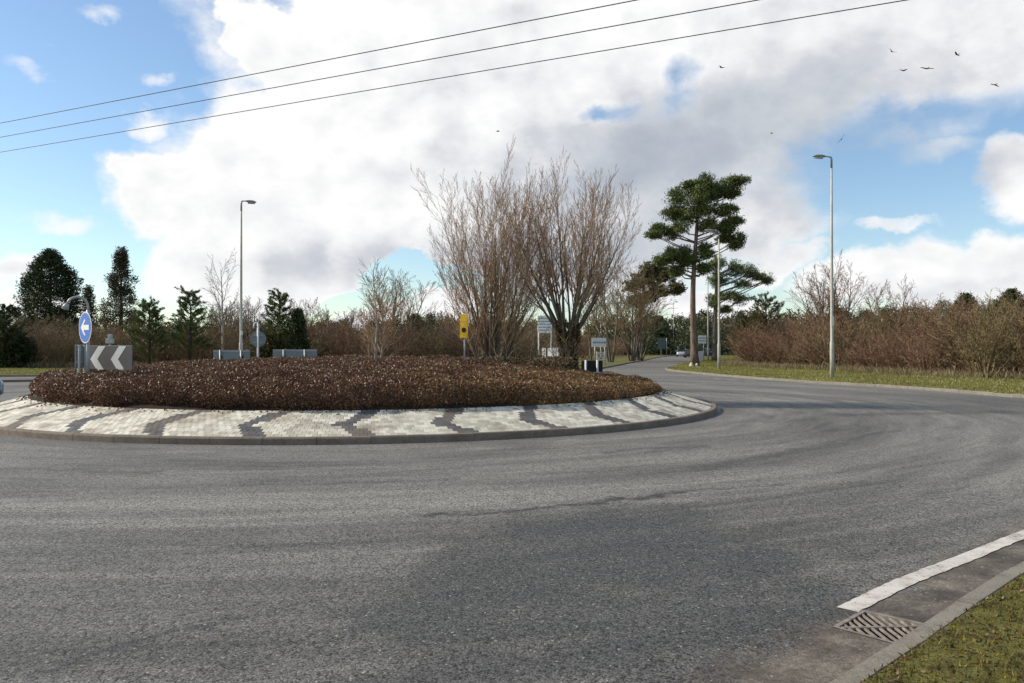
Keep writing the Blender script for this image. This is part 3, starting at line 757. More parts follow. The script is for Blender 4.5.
# far thicket behind the island and along the far side
pf = [bush(300+i, M[m], 3.6) for i, m in enumerate(['twig_brown', 'twig_brown', 'twig_red', 'twig_brown'])]
spots = []
base_row = [(-62, 60), (-50, 61), (-40, 62.5), (-28, 62.5), (-16, 63), (-6, 64), (3, 67)]
for off, st, s0 in ((0, 2.5, .85), (3.2, 2.5, .98), (6.5, 2.8, 1.08)):
    for (x, y) in along(base_row, st, off): spots.append((x, y, s0*RNGB.uniform(.82, 1.1), RNGB.randrange(4)))
scatter(pf, spots, 'dull brown leafless bush in the thicket beyond the roundabout', 'bushes of the thicket beyond the roundabout')
# behind the exit road, left side
pg = [bush(400+i, M[m], 3.5, 12) for i, m in enumerate(['twig_brown', 'twig_red'])]
spots = []
for (x, y) in along([(7, 84), (10, 95), (14, 108), (20, 130), (28, 160)], 3.2, 3.5): spots.append((x-2, y, .85*RNGB.uniform(.8, 1.1), RNGB.randrange(2)))
for (x, y) in along([(4, 90), (8, 110), (14, 135), (22, 170)], 3.6, 6): spots.append((x-1, y, 1.25*RNGB.uniform(.8, 1.1), RNGB.randrange(2)))
scatter(pg, spots, 'small leafless bush beside the road that leads away', 'bushes beside the road leading away')

# undergrowth inside the thickets, long dry grass in front
def underbrush(path, w0, w1, n, h, name, label, mats, seed, mix=0.5, L=0.22, W=0.05):
    rng = np.random.default_rng(seed); P = np.array(path, float); seg = np.linalg.norm(np.diff(P, axis=0), axis=1); c = np.concatenate([[0], np.cumsum(seg)])
    t = rng.random(n)*c[-1]; i = np.clip(np.searchsorted(c, t)-1, 0, len(seg)-1); f = (t-c[i])/seg[i]
    q = P[i]+(P[i+1]-P[i])*f[:, None]; d = (P[i+1]-P[i])/seg[i][:, None]; nn = np.stack([-d[:, 1], d[:, 0]], 1)
    q = q+nn*rng.uniform(w0, w1, n)[:, None]
    hh = h*(0.65+0.35*np.sin(q[:, 0]*1.1)*np.sin(q[:, 1]*.7+1)+0.25*np.sin(q[:, 0]*.37+q[:, 1]*.2))
    z = rng.random(n)**1.3*np.abs(hh)
    mb = MB(); s_ = rng.random(n) < mix
    C = np.stack([q[:, 0], q[:, 1], z+.08], 1)
    mb.leaves(C[s_], L, W, mat=0, rng=rng, up=(0, 0, .7), spread=.8); mb.leaves(C[~s_], L, W, mat=1, rng=rng, up=(0, 0, .7), spread=.8)
    tag(mb.build(name, mats), label, 'undergrowth', kind='stuff')
underbrush(row, -7.5, -1.6, 42000, 1.8, 'undergrowth', 'dense brown brambles and stems filling the thicket behind the verge', [M['twig_red'], M['twig_brown']], 41, .6, .35, .035)
underbrush(base_row, 0.5, 8.5, 70000, 2.6, 'undergrowth', 'dense brown brambles filling the thicket beyond the roundabout', [M['twig_brown'], M['needle_bronze']], 42, .75, .38, .05)
def blades(path, w0, w1, n, L, W, mat, name, label, seed, up=1.4):
    rng = np.random.default_rng(seed); P = np.array(path, float); seg = np.linalg.norm(np.diff(P, axis=0), axis=1); c = np.concatenate([[0], np.cumsum(seg)])
    t = rng.random(n)*c[-1]; i = np.clip(np.searchsorted(c, t)-1, 0, len(seg)-1); f = (t-c[i])/seg[i]
    q = P[i]+(P[i+1]-P[i])*f[:, None]; d = (P[i+1]-P[i])/seg[i][:, None]; nn = np.stack([-d[:, 1], d[:, 0]], 1)
    q = q+nn*(rng.uniform(w0, w1, n) if np.isscalar(w0) else (w0[0]+(w0[1]-w0[0])*rng.random(n)))[:, None]
    k = np.array([not inside((a, b), outline) for a, b in q]) if n < 30000 else np.ones(n, bool)
    q = q[k]; nz = .5+.5*np.sin(q[:, 0]*.9+np.sin(q[:, 1]*.6)*2)*np.sin(q[:, 1]*.8)
    rnd = np.clip(rng.random(len(q))*.75+.25*nz, 0, 1)
    mb = MB(); mb.leaves(np.stack([q[:, 0], q[:, 1], np.full(len(q), .085)], 1), L, W, rng=rng, up=(0, 0, up), spread=.6, base=True, rnd=rnd)
    tag(mb.build(name, mat), label, 'grass', kind='stuff')
blades(row, -1.6, 1.3, 16000, .42, .03, M['dry_grass'], 'long_grass', 'long straw coloured grass along the foot of the thicket behind the verge', 51)
blades(base_row, -2.2, .5, 14000, .5, .04, M['dry_grass'], 'long_grass', 'long straw coloured grass along the foot of the thicket beyond the roundabout', 52)

# grass on the far verge: sample polygon between kerb and thicket
def poly_blades(poly, n, L, W, mat, name, label, seed, z=.09, clump=1.0):
    rng = np.random.default_rng(seed); P = np.array(poly); lo, hi = P.min(0), P.max(0); pts = []
    cand = rng.uniform(lo, hi, (n*3, 2)); x, y = cand[:, 0], cand[:, 1]; ins = np.zeros(len(x), bool); j = len(P)-1
    for i in range(len(P)):
        xi, yi = P[i]; xj, yj = P[j]
        with np.errstate(divide='ignore', invalid='ignore'):
            c = ((yi > y) != (yj > y)) & (x < (xj-xi)*(y-yi)/(yj-yi)+xi)
        ins ^= c; j = i
    q = cand[ins][:n]
    nz = .5+.5*np.sin(q[:, 0]*.9*clump+np.sin(q[:, 1]*.6*clump)*2)*np.sin(q[:, 1]*.8*clump+np.sin(q[:, 0]*1.7*clump))
    wmix = .3 if clump < 12 else .6
    rnd = np.clip(rng.random(len(q))*(1-wmix)+wmix*nz, 0, 1)
    mb = MB(); mb.leaves(np.stack([q[:, 0], q[:, 1], np.full(len(q), z)], 1), L, W, rng=rng, up=(0, 0, 1.0), spread=.7, base=True, rnd=rnd)
    return tag(mb.build(name, mat), label, 'grass', kind='stuff')
rk = offset_path(right_far, (KW+.03)*side(right_far))
rk = [p for p in rk if p[1] < 160]
far_edge = [p for p in reversed(row)]
poly_blades(rk+[(60, 30), (44, 28)]+[p for p in row if p[1] < 160], 150000, .085, .03, M['grass'], 'grass', 'short mown grass of the long verge beside the lamp posts', 61)
lk = offset_path(left_far, (KW+.03)*side(left_far))
poly_blades([p for p in lk if p[1] < 60]+[(4, 66), (-6, 64), (-28, 62), (-60, 60)], 90000, .09, .035, M['grass'], 'grass', 'strip of short grass between the far road and the brown thicket', 62)
nv = offset_path(near_verge, (KW-.012)*side(near_verge)); nv = [(x+random.uniform(-.02, .02), y+random.uniform(-.02, .02)) for x, y in nv]
near_poly = [p for p in nv if -1 < p[0] < 8]
near_poly = near_poly+[(-1, 0.5), (8, 0.5)] if near_poly[0][0] > near_poly[-1][0] else near_poly+[(8, .5), (-1, .5)]
poly_blades(near_poly, 90000, .028, .007, M['moss'], 'moss', 'mossy turf mixed with brown litter behind the near kerb', 63, .080, 20)
poly_blades(near_poly, 6000, .038, .005, M['grass'], 'grass', 'thin blades of grass growing through the moss behind the near kerb', 64, .080, 9)
rng = np.random.default_rng(65)
q = np.stack([rng.uniform(1.6, 6, 2600), rng.uniform(2.5, 7, 2600)], 1); q = np.array([p for p in q if inside(tuple(p), near_poly)])
mb = MB(); mb.leaves(np.stack([q[:, 0], q[:, 1], np.full(len(q), .094)], 1), .035, .02, rng=rng, up=(.8, .5, .1), spread=.7)
tag(mb.build('leaf_litter', M['litter']), 'small dead leaves lying on the mossy verge', 'leaf litter', kind='stuff')

# ------------------------------------------------------------------ evergreens
def pads_tree(name, label, base_px, d, pads, trunk_r, trunk_top_py, mat, bark_m, seed, lean=(0, 0), dens=1.0, leafsize=(.27, .055), limb_from=None, flare=1.0):
    rng = np.random.default_rng(seed); bx = gx(base_px, d)
    t = thing(name, label, 'tree', (bx, d, .09), 0)
    H = gz(trunk_top_py, d)-.09
    kk = 12; pts = []; rad = []
    for i in range(kk+1):
        f = i/kk; pts.append((lean[0]*f*f+0.10*math.sin(f*7+seed), lean[1]*f, -.2+f*(H+.2))); rad.append(trunk_r*((1+.5*flare*max(0, .12-f)/.12)*(1-.72*f)))
    mb = MB(); mb.pipe(pts, rad, 12); mb.build('trunk', bark_m, t, smooth=True)
    bm = MB(); fm = MB(); S = []
    for (px, py, rx, ry) in [(a+RNGB.uniform(-.5, .5)*c, b+RNGB.uniform(-.5, .5)*e, c*RNGB.uniform(.65, 1.05), e*RNGB.uniform(.6, 1.0)) for a, b, c, e in pads for _ in range(2)]:
        c = np.array([gx(px, d)-bx, rng.uniform(-1, 1)*rx/F*d*1.1, gz(py, d)-.09]); rx_, rz_ = rx/F*d*.92, ry/F*d*.85
        za = min(max(c[2]-.3-abs(c[0])*.35, H*(limb_from or .35)), H*.97); f = (za+.2)/(H+.2)
        a = np.array([lean[0]*f*f+0.10*math.sin(f*7+seed), lean[1]*f, za])
        mid = (a+c)/2+np.array([0, 0, -.15+rng.normal()*.12])
        r0 = trunk_r*.30*(1-.5*f)
        S.append((a, mid, r0, r0*.7, 0)); S.append((mid, c, r0*.7, r0*.3, 0))
        for _ in range(7):
            e = c+rng.normal(size=3)*np.array([rx_, rx_, rz_])*.55; m2 = mid+(c-mid)*rng.uniform(.2, .9); S.append((m2, e, r0*.3, .012, 1))
        n = int(26*dens); cc = rng.normal(size=(n, 3)); cc /= np.maximum(1, np.linalg.norm(cc, axis=1, keepdims=True)*.55)
        cc = c+cc*np.array([rx_, rx_, rz_])*np.array([.62, .62, .55])
        kq = 24
        pos = np.repeat(cc, kq, 0)+rng.normal(size=(n*kq, 3))*np.array([.17, .17, .11])
        cr = np.repeat(rng.random(n), kq)
        fm.leaves(pos, leafsize[0], leafsize[1], rng=rng, up=(0, 0, .5), spread=.9, rnd=np.clip(.55*cr+.45*rng.random(n*kq), 0, 1))
    bm.tubes([s[0] for s in S], [s[1] for s in S], [s[2] for s in S], [s[3] for s in S], 5, rng.random(len(S)))
    bm.build('limbs', bark_m, t); fm.build('crown', mat, t)
    return t
pine = [(733, 180, 11, 5), (722, 187, 12, 7), (704, 186, 12, 7), (692, 190, 10, 6), (683, 198, 11, 8), (697, 200, 13, 8), (712, 199, 13, 9), (728, 197, 9, 5), (675, 215, 11, 8), (690, 213, 11, 8), (705, 213, 11, 8), (722, 212, 12, 7), (733, 222, 8, 4), (664, 231, 10, 5), (655, 235, 6, 3), (679, 229, 11, 6), (709, 226, 11, 6), (726, 228, 9, 5), (736, 241, 7, 5), (728, 237, 7, 4), (672, 253, 9, 6), (664, 261, 7, 4), (686, 252, 7, 5), (702, 252, 8, 6), (679, 272, 8, 5), (688, 262, 6, 4), (704, 267, 6, 5), (694, 182, 8, 4)]
pine = [(a+RNGB.uniform(-2, 2), b+RNGB.uniform(-1.5, 1.5), c*1.0, e*1.3) for a, b, c, e in pine]
pads_tree('scots_pine', 'tall pine with a bare straight trunk and dark flat topped crown beside the exit road', 693.5, 67, pine, .30, 184, M['needle_pine'], M['bark_pine'], 71, lean=(.35, 0), dens=1.6)
pine2 = [(722, 259, 11, 6), (713, 268, 9, 6), (735, 265, 10, 5), (742, 270, 10, 5), (752, 273, 10, 5), (762, 277, 10, 4), (768, 281, 6, 3), (724, 281, 12, 6), (740, 281, 9, 5), (719, 294, 9, 6), (732, 297, 8, 5), (740, 302, 9, 5), (728, 309, 8, 4), (712, 283, 8, 6), (714, 305, 6, 4)]
pine2 = [(a+RNGB.uniform(-2, 2), b+RNGB.uniform(-1.5, 1.5), c*1.0, e*1.3) for a, b, c, e in pine2]
pads_tree('scots_pine', 'smaller pine with sprays reaching over the thicket behind the tall pine', 715.5, 92, pine2, .36, 255, M['needle_pine'], M['bark_grey'], 72, dens=1.1)
ced = [(a, b, c*1.25, e*1.3) for a, b, c, e in [(634, 284, 8, 8), (645, 272, 10, 7), (656, 266, 9, 5), (650, 284, 12, 8), (664, 274, 9, 6), (672, 287, 8, 6), (636, 300, 7, 7), (660, 292, 9, 6), (648, 296, 8, 5)]]
t_ced = pads_tree('ivy_clad_tree', 'leaning tree with a broad olive green crown between the bare trees and the tall pine', 638, 98, ced, .33, 268, M['needle_olive'], M['bark_dark'], 73, lean=(1.1, 0), dens=1.7, leafsize=(.28, .10), limb_from=.2)

def conifer(name, label, px, d, top, half_px, prof, mat, seed, n=900, clump=24, leaf=(.30, .10), jit=.22, bare=0.08, trunk_r=.25, cat='tree', lumpy=.16):
    """half_px: crown half width at its widest; prof(f) relative radius at height fraction f"""
    rng = np.random.default_rng(seed); H = gz(top, d)-.09; Rw = half_px/F*d
    t = thing(name, label, cat, (gx(px, d), d, .09))
    mb = MB(); mb.pipe([(0, 0, -.2), (0.02, 0, H*.4), (-.02, .02, H*.97)], [trunk_r, trunk_r*.7, .03], 9); mb.build('trunk', M['bark_dark'], t, smooth=True)
    f = bare+(1-bare)*rng.random(n)**1.0; az = rng.random(n)*6.283
    lob = 1+lumpy*np.sin(az*3+f*9+seed)+lumpy*.7*np.sin(az*5-f*17)
    rr_ = Rw*np.array([prof(q) for q in f])*lob*np.sqrt(rng.uniform(.25, 1.0, n))
    c = np.stack([rr_*np.cos(az), rr_*np.sin(az), f*H-rr_*.10], 1)
    pos = np.repeat(c, clump, 0)+np.clip(rng.normal(size=(n*clump, 3)), -1.5, 1.5)*np.array([jit, jit, jit*.8])
    out = np.repeat(np.stack([np.cos(az), np.sin(az), np.full(n, .35)], 1), clump, 0)*.8
    cr = np.repeat(rng.random(n), clump)
    fm = MB(); fm.leaves(pos, leaf[0], leaf[1], rng=rng, up=out, spread=.6, rnd=np.clip(.6*cr+.4*rng.random(n*clump), 0, 1))
    k = rng.integers(0, n, 160)
    fm.tubes(np.stack([np.zeros(160), np.zeros(160), c[k, 2]-.25*rr_[k]], 1), c[k], np.full(160, .035), np.full(160, .01), 3, np.zeros(160), 1)
    fm.build('crown', [mat, M['twig_brown']], t)
    return t
round_top = lambda f: (1-max(0, (f-.45)/.55)**3.4)*(.85+.15*min(1, f/.3))
cone_top = lambda f: (1-f)**.72*(.95+.28*math.sin(f*31))+.02
conifer('evergreen_tree', 'big dark rounded evergreen behind the blue round sign', 50, 78, 252, 28, round_top, M['needle_dark'], 81, 900, 42, (.26, .09), .30, lumpy=.12)
conifer('conifer', 'pointed open conifer with tufted branches behind the chevron board', 121, 84, 249, 28, lambda f: ((1-f)**.95*(.92+.25*math.sin(f*26+1)))*1.15+.02, M['needle_bronze'], 82, 330, 56, (.24, .08), .27, lumpy=.24)
conifer('conifer', 'slim thin conifer top between the rounded evergreen and the pointed conifer', 88, 92, 286, 12, cone_top, M['needle_bronze'], 83, 260, 20, (.3, .1), .25)
def young_pine(px, d, top, label, seed, half=16, mat='needle_pine', n=90):
    rng = np.random.default_rng(seed); H = gz(top, d)-.09; t = thing('young_pine', label, 'tree', (gx(px, d), d, .09))
    mb = MB(); mb.pipe([(0, 0, -.2), (.05, 0, H*.5), (0, 0, H*.96)], [.12, .08, .02], 8); mb.build('trunk', M['bark_dark'], t, smooth=True)
    fm = MB(); Rw = half*1.45/F*d; S = []
    for i in range(n):
        w_ = i//6; f = min(.15+.82*((w_+.15*rng.random())/(n/6)), .97); az = (i % 6)*1.047+w_*.6+rng.normal()*.25; L = Rw*(1-f*.80)*(.5+.65*rng.random())+.12
        a = np.array([0, 0, f*H]); e = a+np.array([math.cos(az)*L, math.sin(az)*L, L*(.35+.75*rng.random())]); S.append((a, e))
        for q in range(3):
            b = a+(e-a)*(.45+.2*q); e2 = b+(e-a)*.35+rng.normal(size=3)*np.array([.22, .22, .12])*min(1, L); S.append((b, e2))
    a = np.array([s_[0] for s_ in S]); b = np.array([s_[1] for s_ in S]); m = len(S); k = 32
    u = rng.random((m, k, 1))**.6; pos = a[:, None]+(b-a)[:, None]*(.3+.75*u)+rng.normal(size=(m, k, 3))*.045
    dr_ = (b-a)/np.linalg.norm(b-a, axis=1, keepdims=True); dirs = np.repeat(dr_*.9, k, 0)
    fm.leaves(pos.reshape(-1, 3), .20, .035, rng=rng, up=dirs, spread=.5, rnd=np.clip(np.repeat(rng.random(m), k)*.6+.4*rng.random(m*k), 0, 1))
    fm.tubes(a, b, np.full(m, .025), np.full(m, .01), 3, np.zeros(m), 1)
    fm.build('crown', [M[mat], M['twig_brown']], t)
young_pine(190, 60, 291, 'young pine with upswept candle branches on the edge of the far thicket', 91, 16)
young_pine(149, 60, 302, 'short bushy young pine next to the pointed conifer', 92, 17)
young_pine(279, 62, 292, 'young pine with a tufted top behind the round sign seen from its back', 93, 15)
young_pine(4, 60, 305, 'ragged young pine at the outer end of the far thicket', 96, 16, 'needle_dark')
young_pine(766, 72, 297, 'olive green young pine rising from the verge thicket', 97, 18, 'needle_olive')
young_pine(748, 74, 316, 'low spreading young pine in the verge thicket next to the pines', 98, 15, 'needle_olive')
conifer('holly_tree', 'small dark holly like evergreen beside the tufted young pine', 298, 61, 311, 11, cone_top, M['needle_dark'], 84, 260, 24, (.2, .1), .2)
conifer('evergreen_bush', 'low dark evergreen bush at the foot of the far thicket below the rounded evergreen', 12, 61, 333, 20, round_top, M['needle_dark'], 85, 420, 22, (.2, .1), .2, cat='bush')
conifer('evergreen_bush', 'dark evergreen shrub standing below the tufted young pine', 268, 61.5, 337, 15, round_top, M['needle_olive'], 86, 300, 22, (.2, .1), .2, cat='bush')
conifer('evergreen_tree', 'dark spreading evergreen showing above the verge thicket', 966, 80, 296, 13, round_top, M['needle_dark'], 87, 420, 24, (.3, .1), .25, bare=.5)
conifer('evergreen_tree', 'second dark evergreen above the verge thicket where it leaves the picture', 1012, 95, 291, 22, round_top, M['needle_dark'], 88, 520, 24, (.3, .1), .28, bare=.4)
conifer('evergreen_tree', 'round dark evergreen low on the skyline behind the lone sapling', 415, 100, 316, 13, round_top, M['needle_bronze'], 89, 350, 24, (.3, .12), .28)
conifer('evergreen_tree', 'dark pointed evergreen between the olive crowned tree and the tall pine', 660, 165, 317, 15, cone_top, M['needle_dark'], 90, 450, 24, (.35, .12), .3)

# bare trees in the background
def bare_tree(px, d, top, label, seed, mat, bk, spread=20, nst=1, name='bare_tree', dens=1.0):
    H = gz(top, d); L = H*.62 if nst == 1 else H*.95
    P = dict(seg=[8, 6, 4, 3], wander=[.05, .09, .1, .12], up=[.03, .07, .05, .0], taper=[.85, .8, .7, .6], rmin=.0075*d/60, n=[1, int(16*dens), 7, 4], **{'from': [.3, .15, .15, .1]}, ang=[0, R(40), R(34), R(30)], ratio=[1, .5, .48, .5], rr=[1, .5, .55, .6])
    st = [(spread*.15 if nst == 1 else spread*((i+.5)/nst)**.6, i*137.5+seed*31, H*(.98 if nst == 1 else .93), .09+.03*(H/8)) for i in range(nst)]
    return fan_tree(name, label, (gx(px, d), d, .09), st, H, seed, P, (bk, mat))
bare_tree(222, 62, 262, 'tall thin silvery birch rising above the far thicket', 1, M['twig_pale'], M['bark_birch'], 5, 1, 'birch_tree', .7)
bare_tree(226, 70, 306, 'low rounded bare tree behind the silvery birch', 2, M['twig_brown'], M['bark_dark'], 34, 9)
bare_tree(391, 66, 275, 'bare rounded tree standing just behind the lone sapling', 3, M['twig_brown'], M['bark_grey'], 26, 6)
bare_tree(838, 60, 268, 'bare spindly tree rising behind the thicket beside the nearest lamp post', 4, M['twig_red'], M['bark_grey'], 18, 4)
bare_tree(818, 62, 280, 'shorter spindly bare tree behind the thicket', 5, M['twig_red'], M['bark_grey'], 18, 3)
bare_tree(888, 55, 284, 'bare forked tree poking out of the thicket top', 6, M['twig_red'], M['bark_grey'], 20, 3)
bare_tree(992, 50, 297, 'tangled bare tree standing over the yellowish bushes', 7, M['twig_olive'], M['bark_grey'], 26, 5)
bare_tree(611, 84, 262, 'tall bare roadside tree behind the ivy covered trunk', 8, M['twig_brown'], M['bark_grey'], 16, 3)
bare_tree(632, 90, 270, 'tall bare tree growing close beside the olive crowned tree', 9, M['twig_brown'], M['bark_grey'], 20, 4)
bare_tree(640, 96, 290, 'bare tree with arching branches below the olive green crown', 10, M['twig_brown'], M['bark_grey'], 30, 6)
bare_tree(593, 96, 284, 'thin bare tree behind the small white direction sign', 12, M['twig_brown'], M['bark_grey'], 18, 3)
bare_tree(340, 72, 309, 'small bare tree with a ragged top in the middle of the far thicket', 13, M['twig_brown'], M['bark_dark'], 28, 5)
bare_tree(250, 68, 300, 'upright bare tree beside the lamp post beyond the roundabout', 15, M['twig_pale'], M['bark_dark'], 20, 4)
bare_tree(305, 74, 302, 'thin bare tree behind the holly like evergreen', 17, M['twig_brown'], M['bark_dark'], 20, 4)
bare_tree(448, 80, 312, 'bare hedgerow tree behind the yellow sign', 18, M['twig_red'], M['bark_dark'], 28, 5)

# distant wood: uneven crowns of small faces, several ranks
def wood(name, label, spec, seed, mats):
    """spec: list of (px0, px1, depth, top_py0, top_py1)"""
    rng = np.random.default_rng(seed); mb = MB()
    for (p0, p1, d, t0, t1) in spec:
        k = max(2, int(abs(p1-p0)/F*d/4.0))
        for i in range(k):
            f = (i+rng.random()*.8)/k; px = p0+(p1-p0)*f; dd = d*(1+rng.uniform(-.06, .06)); top = t0+(t1-t0)*f+rng.normal()*2.2
            H = max(gz(top, dd), 2.0); w = rng.uniform(2.5, 4.5)*d/150; x = gx(px, dd)
            m = rng.integers(0, len(mats)); n = 200; u = rng.random(n); az = rng.random(n)*6.28
            rr_ = w*np.sqrt(np.clip(1-(2*np.abs(u-.42))**2.4, .05, 1))*np.sqrt(rng.uniform(.3, 1, n))
            c = np.stack([x+rr_*np.cos(az), dd+rr_*np.sin(az), u*H], 1); q = 9
            pos = np.repeat(c, q, 0)+rng.normal(size=(n*q, 3))*.3*d/120
            mb.leaves(pos, .42*d/120, .15*d/120, mat=int(m), rng=rng, rnd=np.clip(np.repeat(rng.random(n), q)*.6+.4*rng.random(n*q), 0, 1))
    tag(mb.build(name, mats), label, 'woodland', kind='stuff')
wood('woodland', 'dark mixed wood on the skyline where the road disappears', [(590, 690, 165, 322, 330), (600, 720, 190, 318, 322), (680, 800, 150, 322, 320), (700, 1090, 190, 318, 300), (830, 1100, 150, 312, 303), (640, 760, 230, 316, 316), (905, 950, 120, 306, 303), (655, 735, 178, 332, 332)], 201, [M['needle_dark'], M['needle_bronze'], M['needle_olive'], M['needle_dark']])
wood('woodland', 'low dark wood on the skyline beyond the far thicket', [(-60, 210, 130, 318, 322), (180, 480, 140, 324, 322), (300, 620, 170, 322, 322), (380, 470, 120, 320, 319), (-60, 60, 100, 312, 318)], 202, [M['needle_bronze'], M['needle_olive'], M['needle_dark']])

# ------------------------------------------------------------------ lamp posts
def lamp_post(px, d, top, side_, label, plate=None, scale=1.0, ground=.09, rz=0):
    H = gz(top, d)-ground
    t = thing('lamp_post', label, 'lamp post', (gx(px, d), d, ground), rz, 'tall lamp posts round the junction')
    mb = MB(); mb.pipe([(0, 0, -.1), (0, 0, 1.75), (0, 0, 1.85), (0, 0, H*.6), (0, 0, H-.05)], [.105, .105, .078, .066, .045], 14); mb.build('pole', M['lamp_pole'], t, smooth=True)
    mb = MB(); mb.box((0, -.10, .85), (.1, .015, .6)); mb.build('access_door', M['lamp_pole'], t, bevel=.004)
    s = side_
    mb = MB(); mb.pipe([(0, 0, H-.55), (0, 0, H-.08), (s*.04, 0, H), (s*.16, 0, H+.03), (s*.34, 0, H+.05)], [.052, .052, .045, .032, .03], 10); mb.build('bracket', M['lantern'], t, smooth=True)
    # lantern : lofted shell
    mb = MB(); st = [(0.28, .04, .03, .03), (.34, .08, .05, .05), (.48, .14, .085, .05), (.72, .155, .10, .03), (.88, .13, .07, .02), (.96, .05, .02, .0)]
    V = []
    for (x, w, hu, hd) in st:
        for a in range(12):
            an = 2*math.pi*a/12; yy = math.cos(an)*w; zz = math.sin(an); V.append((s*x, yy, H+.05+(zz*hu if zz > 0 else zz*hd)))
    kq = len(st); mb.add(V, [[i*12+a, i*12+(a+1) % 12, (i+1)*12+(a+1) % 12, (i+1)*12+a] for i in range(kq-1) for a in range(12)])
    mb.py += [(list(range(12)), 0), ([(kq-1)*12+a for a in range(12)], 0)]
    mb.build('lantern', M['lantern'], t, smooth=True)
    mb = MB(); mb.pipe([(s*.45, 0, H-.005), (s*.86, 0, H+.015)], [.085, .07], 10); mb.build('diffuser', M['lantern_glass'], t, smooth=True)
    if plate:
        z0 = gz(plate[1], d)-ground; z1 = gz(plate[0], d)-ground
        mb = MB(); mb.box((-.01, -.085, (z0+z1)/2), (.13, .02, z1-z0)); mb.build('number_plate', M['sign_white'], t, bevel=.004)
    return t
lamp_post(832, 41.5, 157, -1, 'nearest lamp post, standing on the grass verge with a small white plate on its pole', plate=(316, 326))
lamp_post(719, 57.6, 231, -1, 'lamp post on the verge in front of the pines')
lamp_post(241, 46, 201, 1, 'lamp post beyond the roundabout rising above the grey sign backs', plate=(331, 335), rz=.9)
lamp_post(601, 100, 280, 1, 'distant lamp post beside the small direction sign by the exit road')
lamp_post(708, 92, 274, -1, 'distant lamp post just behind the tall pine trunk')
lamp_post(673.5, 170, 302, 1, 'faraway lamp post near the car on the exit road')

# ------------------------------------------------------------------ signs on the island
def gnd_bed(x, y):
    r = math.hypot(x-CX, y-CY); return max(.44, float(bed_top(x, y))-0.32) if r < R_BED-.25 else .3
def place(px, d): x = gx(px, d); return (x, d, gnd_bed(x, d))
# chevron board facing the camera
d = 19.5; loc = place(110, d); zb, zt = gz(373, d)-loc[2], gz(345.5, d)-loc[2]; w = 47/F*d*1.28
t = thing('chevron_board', 'dark grey board with two white chevrons pointing sideways under the blue sign', 'road sign', loc, R(-22))
mb = MB(); mb.box((0, 0, (zb+zt)/2), (w, .03, zt-zb)); mb.build('panel', M['sign_grey'], t, bevel=.008)
def chevron(x0, parent):
    h = (zt-zb)*.96; zc = (zb+zt)/2; tk = .23; k = .26; y0, y1 = -.0195, -.0165
    prof = [(x0, 0), (x0+k, h/2), (x0+k+tk, h/2), (x0+tk, 0), (x0+k+tk, -h/2), (x0+k, -h/2)]
    mb = MB(); V = [(x, -.0185, zc+z) for x, z in prof]+[(x, -.0155, zc+z) for x, z in prof]
    mb.poly(V, [[3, 2, 1, 0], [5, 4, 3, 0], [6, 7, 8, 9], [6, 9, 10, 11]]+[[i, (i+1) % 6, 6+(i+1) % 6, 6+i] for i in range(6)])
    mb.build('chevron', M['sign_white'], parent)
chevron(-w/2+.10, t); chevron(-w/2+.76, t)
for x in (-.27, .50):
    mb = MB(); mb.pipe([(x, .045, -.3), (x, .045, zt)], .03, 10); mb.build('post', M['galv'], t, smooth=True)
# board seen nearly edge-on, its back to the camera
d = 19.2; loc = place(81, d); zb, zt = gz(367, d)-loc[2], gz(344.5, d)-loc[2]
t = thing('chevron_board', 'plain grey back of a board turned sharply away beside the blue sign post', 'road sign', loc, R(96))
mb = MB(); mb.box((0, 0, (zb+zt)/2), (.62, .03, zt-zb)); mb.build('panel', M['sign_back'], t, bevel=.006)
for z in (zb+.12, zt-.12):
    mb = MB(); mb.box((0, -.026, z), (.6, .018, .05)); mb.build('rail', M['galv'], t)
for x in (-.27, .05):
    mb = MB(); mb.pipe([(x, -.065, -.3), (x, -.065, zt-.02)], .03, 10); mb.build('post', M['galv'], t, smooth=True)
# blue round arrow sign with swan-neck lamp
d = 18.9; loc = place(88, d); zc = gz(327.5, d)-loc[2]; rad = 15.8/F*d
t = thing('blue_arrow_sign', 'round blue sign with a white arrow on a pale post with a curved lamp arm', 'road sign', loc, R(-42))
mb = MB(); N_ = 40
def disc(mb, r_, y0, y1, zc, mat=0, n=40):
    V = [(r_*math.cos(2*math.pi*a/n), y0, zc+r_*math.sin(2*math.pi*a/n)) for a in range(n)]+[(r_*math.cos(2*math.pi*a/n), y1, zc+r_*math.sin(2*math.pi*a/n)) for a in range(n)]
    mb.poly(V, [list(range(n)), list(range(n, 2*n))[::-1]]+[[(a+1) % n, a, n+a, n+(a+1) % n] for a in range(n)], mat)
disc(mb, rad, -.065, -.055, zc); mb.build('rim', M['sign_white'], t)
mb = MB(); disc(mb, rad*.93, -.069, -.0655, zc); mb.build('face', M['sign_blue'], t)
mb = MB(); a = rad
pr_ = [(-.62, 0), (-.10, .52), (-.10, .40), (-.10, .17), (.62, .17), (.62, -.17), (-.10, -.17), (-.10, -.52)]
pr_ = [(-.64, 0), (-.08, .50), (.12, .50), (-.20, .16), (.64, .16), (.64, -.16), (-.20, -.16), (.12, -.50), (-.08, -.50)]
V = [(x*a, -.0735, zc+z*a) for x, z in pr_]+[(x*a, -.0695, zc+z*a) for x, z in pr_]
mb.poly(V, [[3, 2, 1, 0], [0, 8, 7, 6], [6, 5, 4, 3], [0, 6, 3]]+[[i, (i+1) % 9, 9+(i+1) % 9, 9+i] for i in range(9)])
mb.build('arrow', M['sign_white'], t)
zt = zc+rad
mb = MB(); mb.pipe([(0, 0, -.3), (0, 0, zt+.04)], .038, 12); mb.build('post', M['galv'], t, smooth=True)
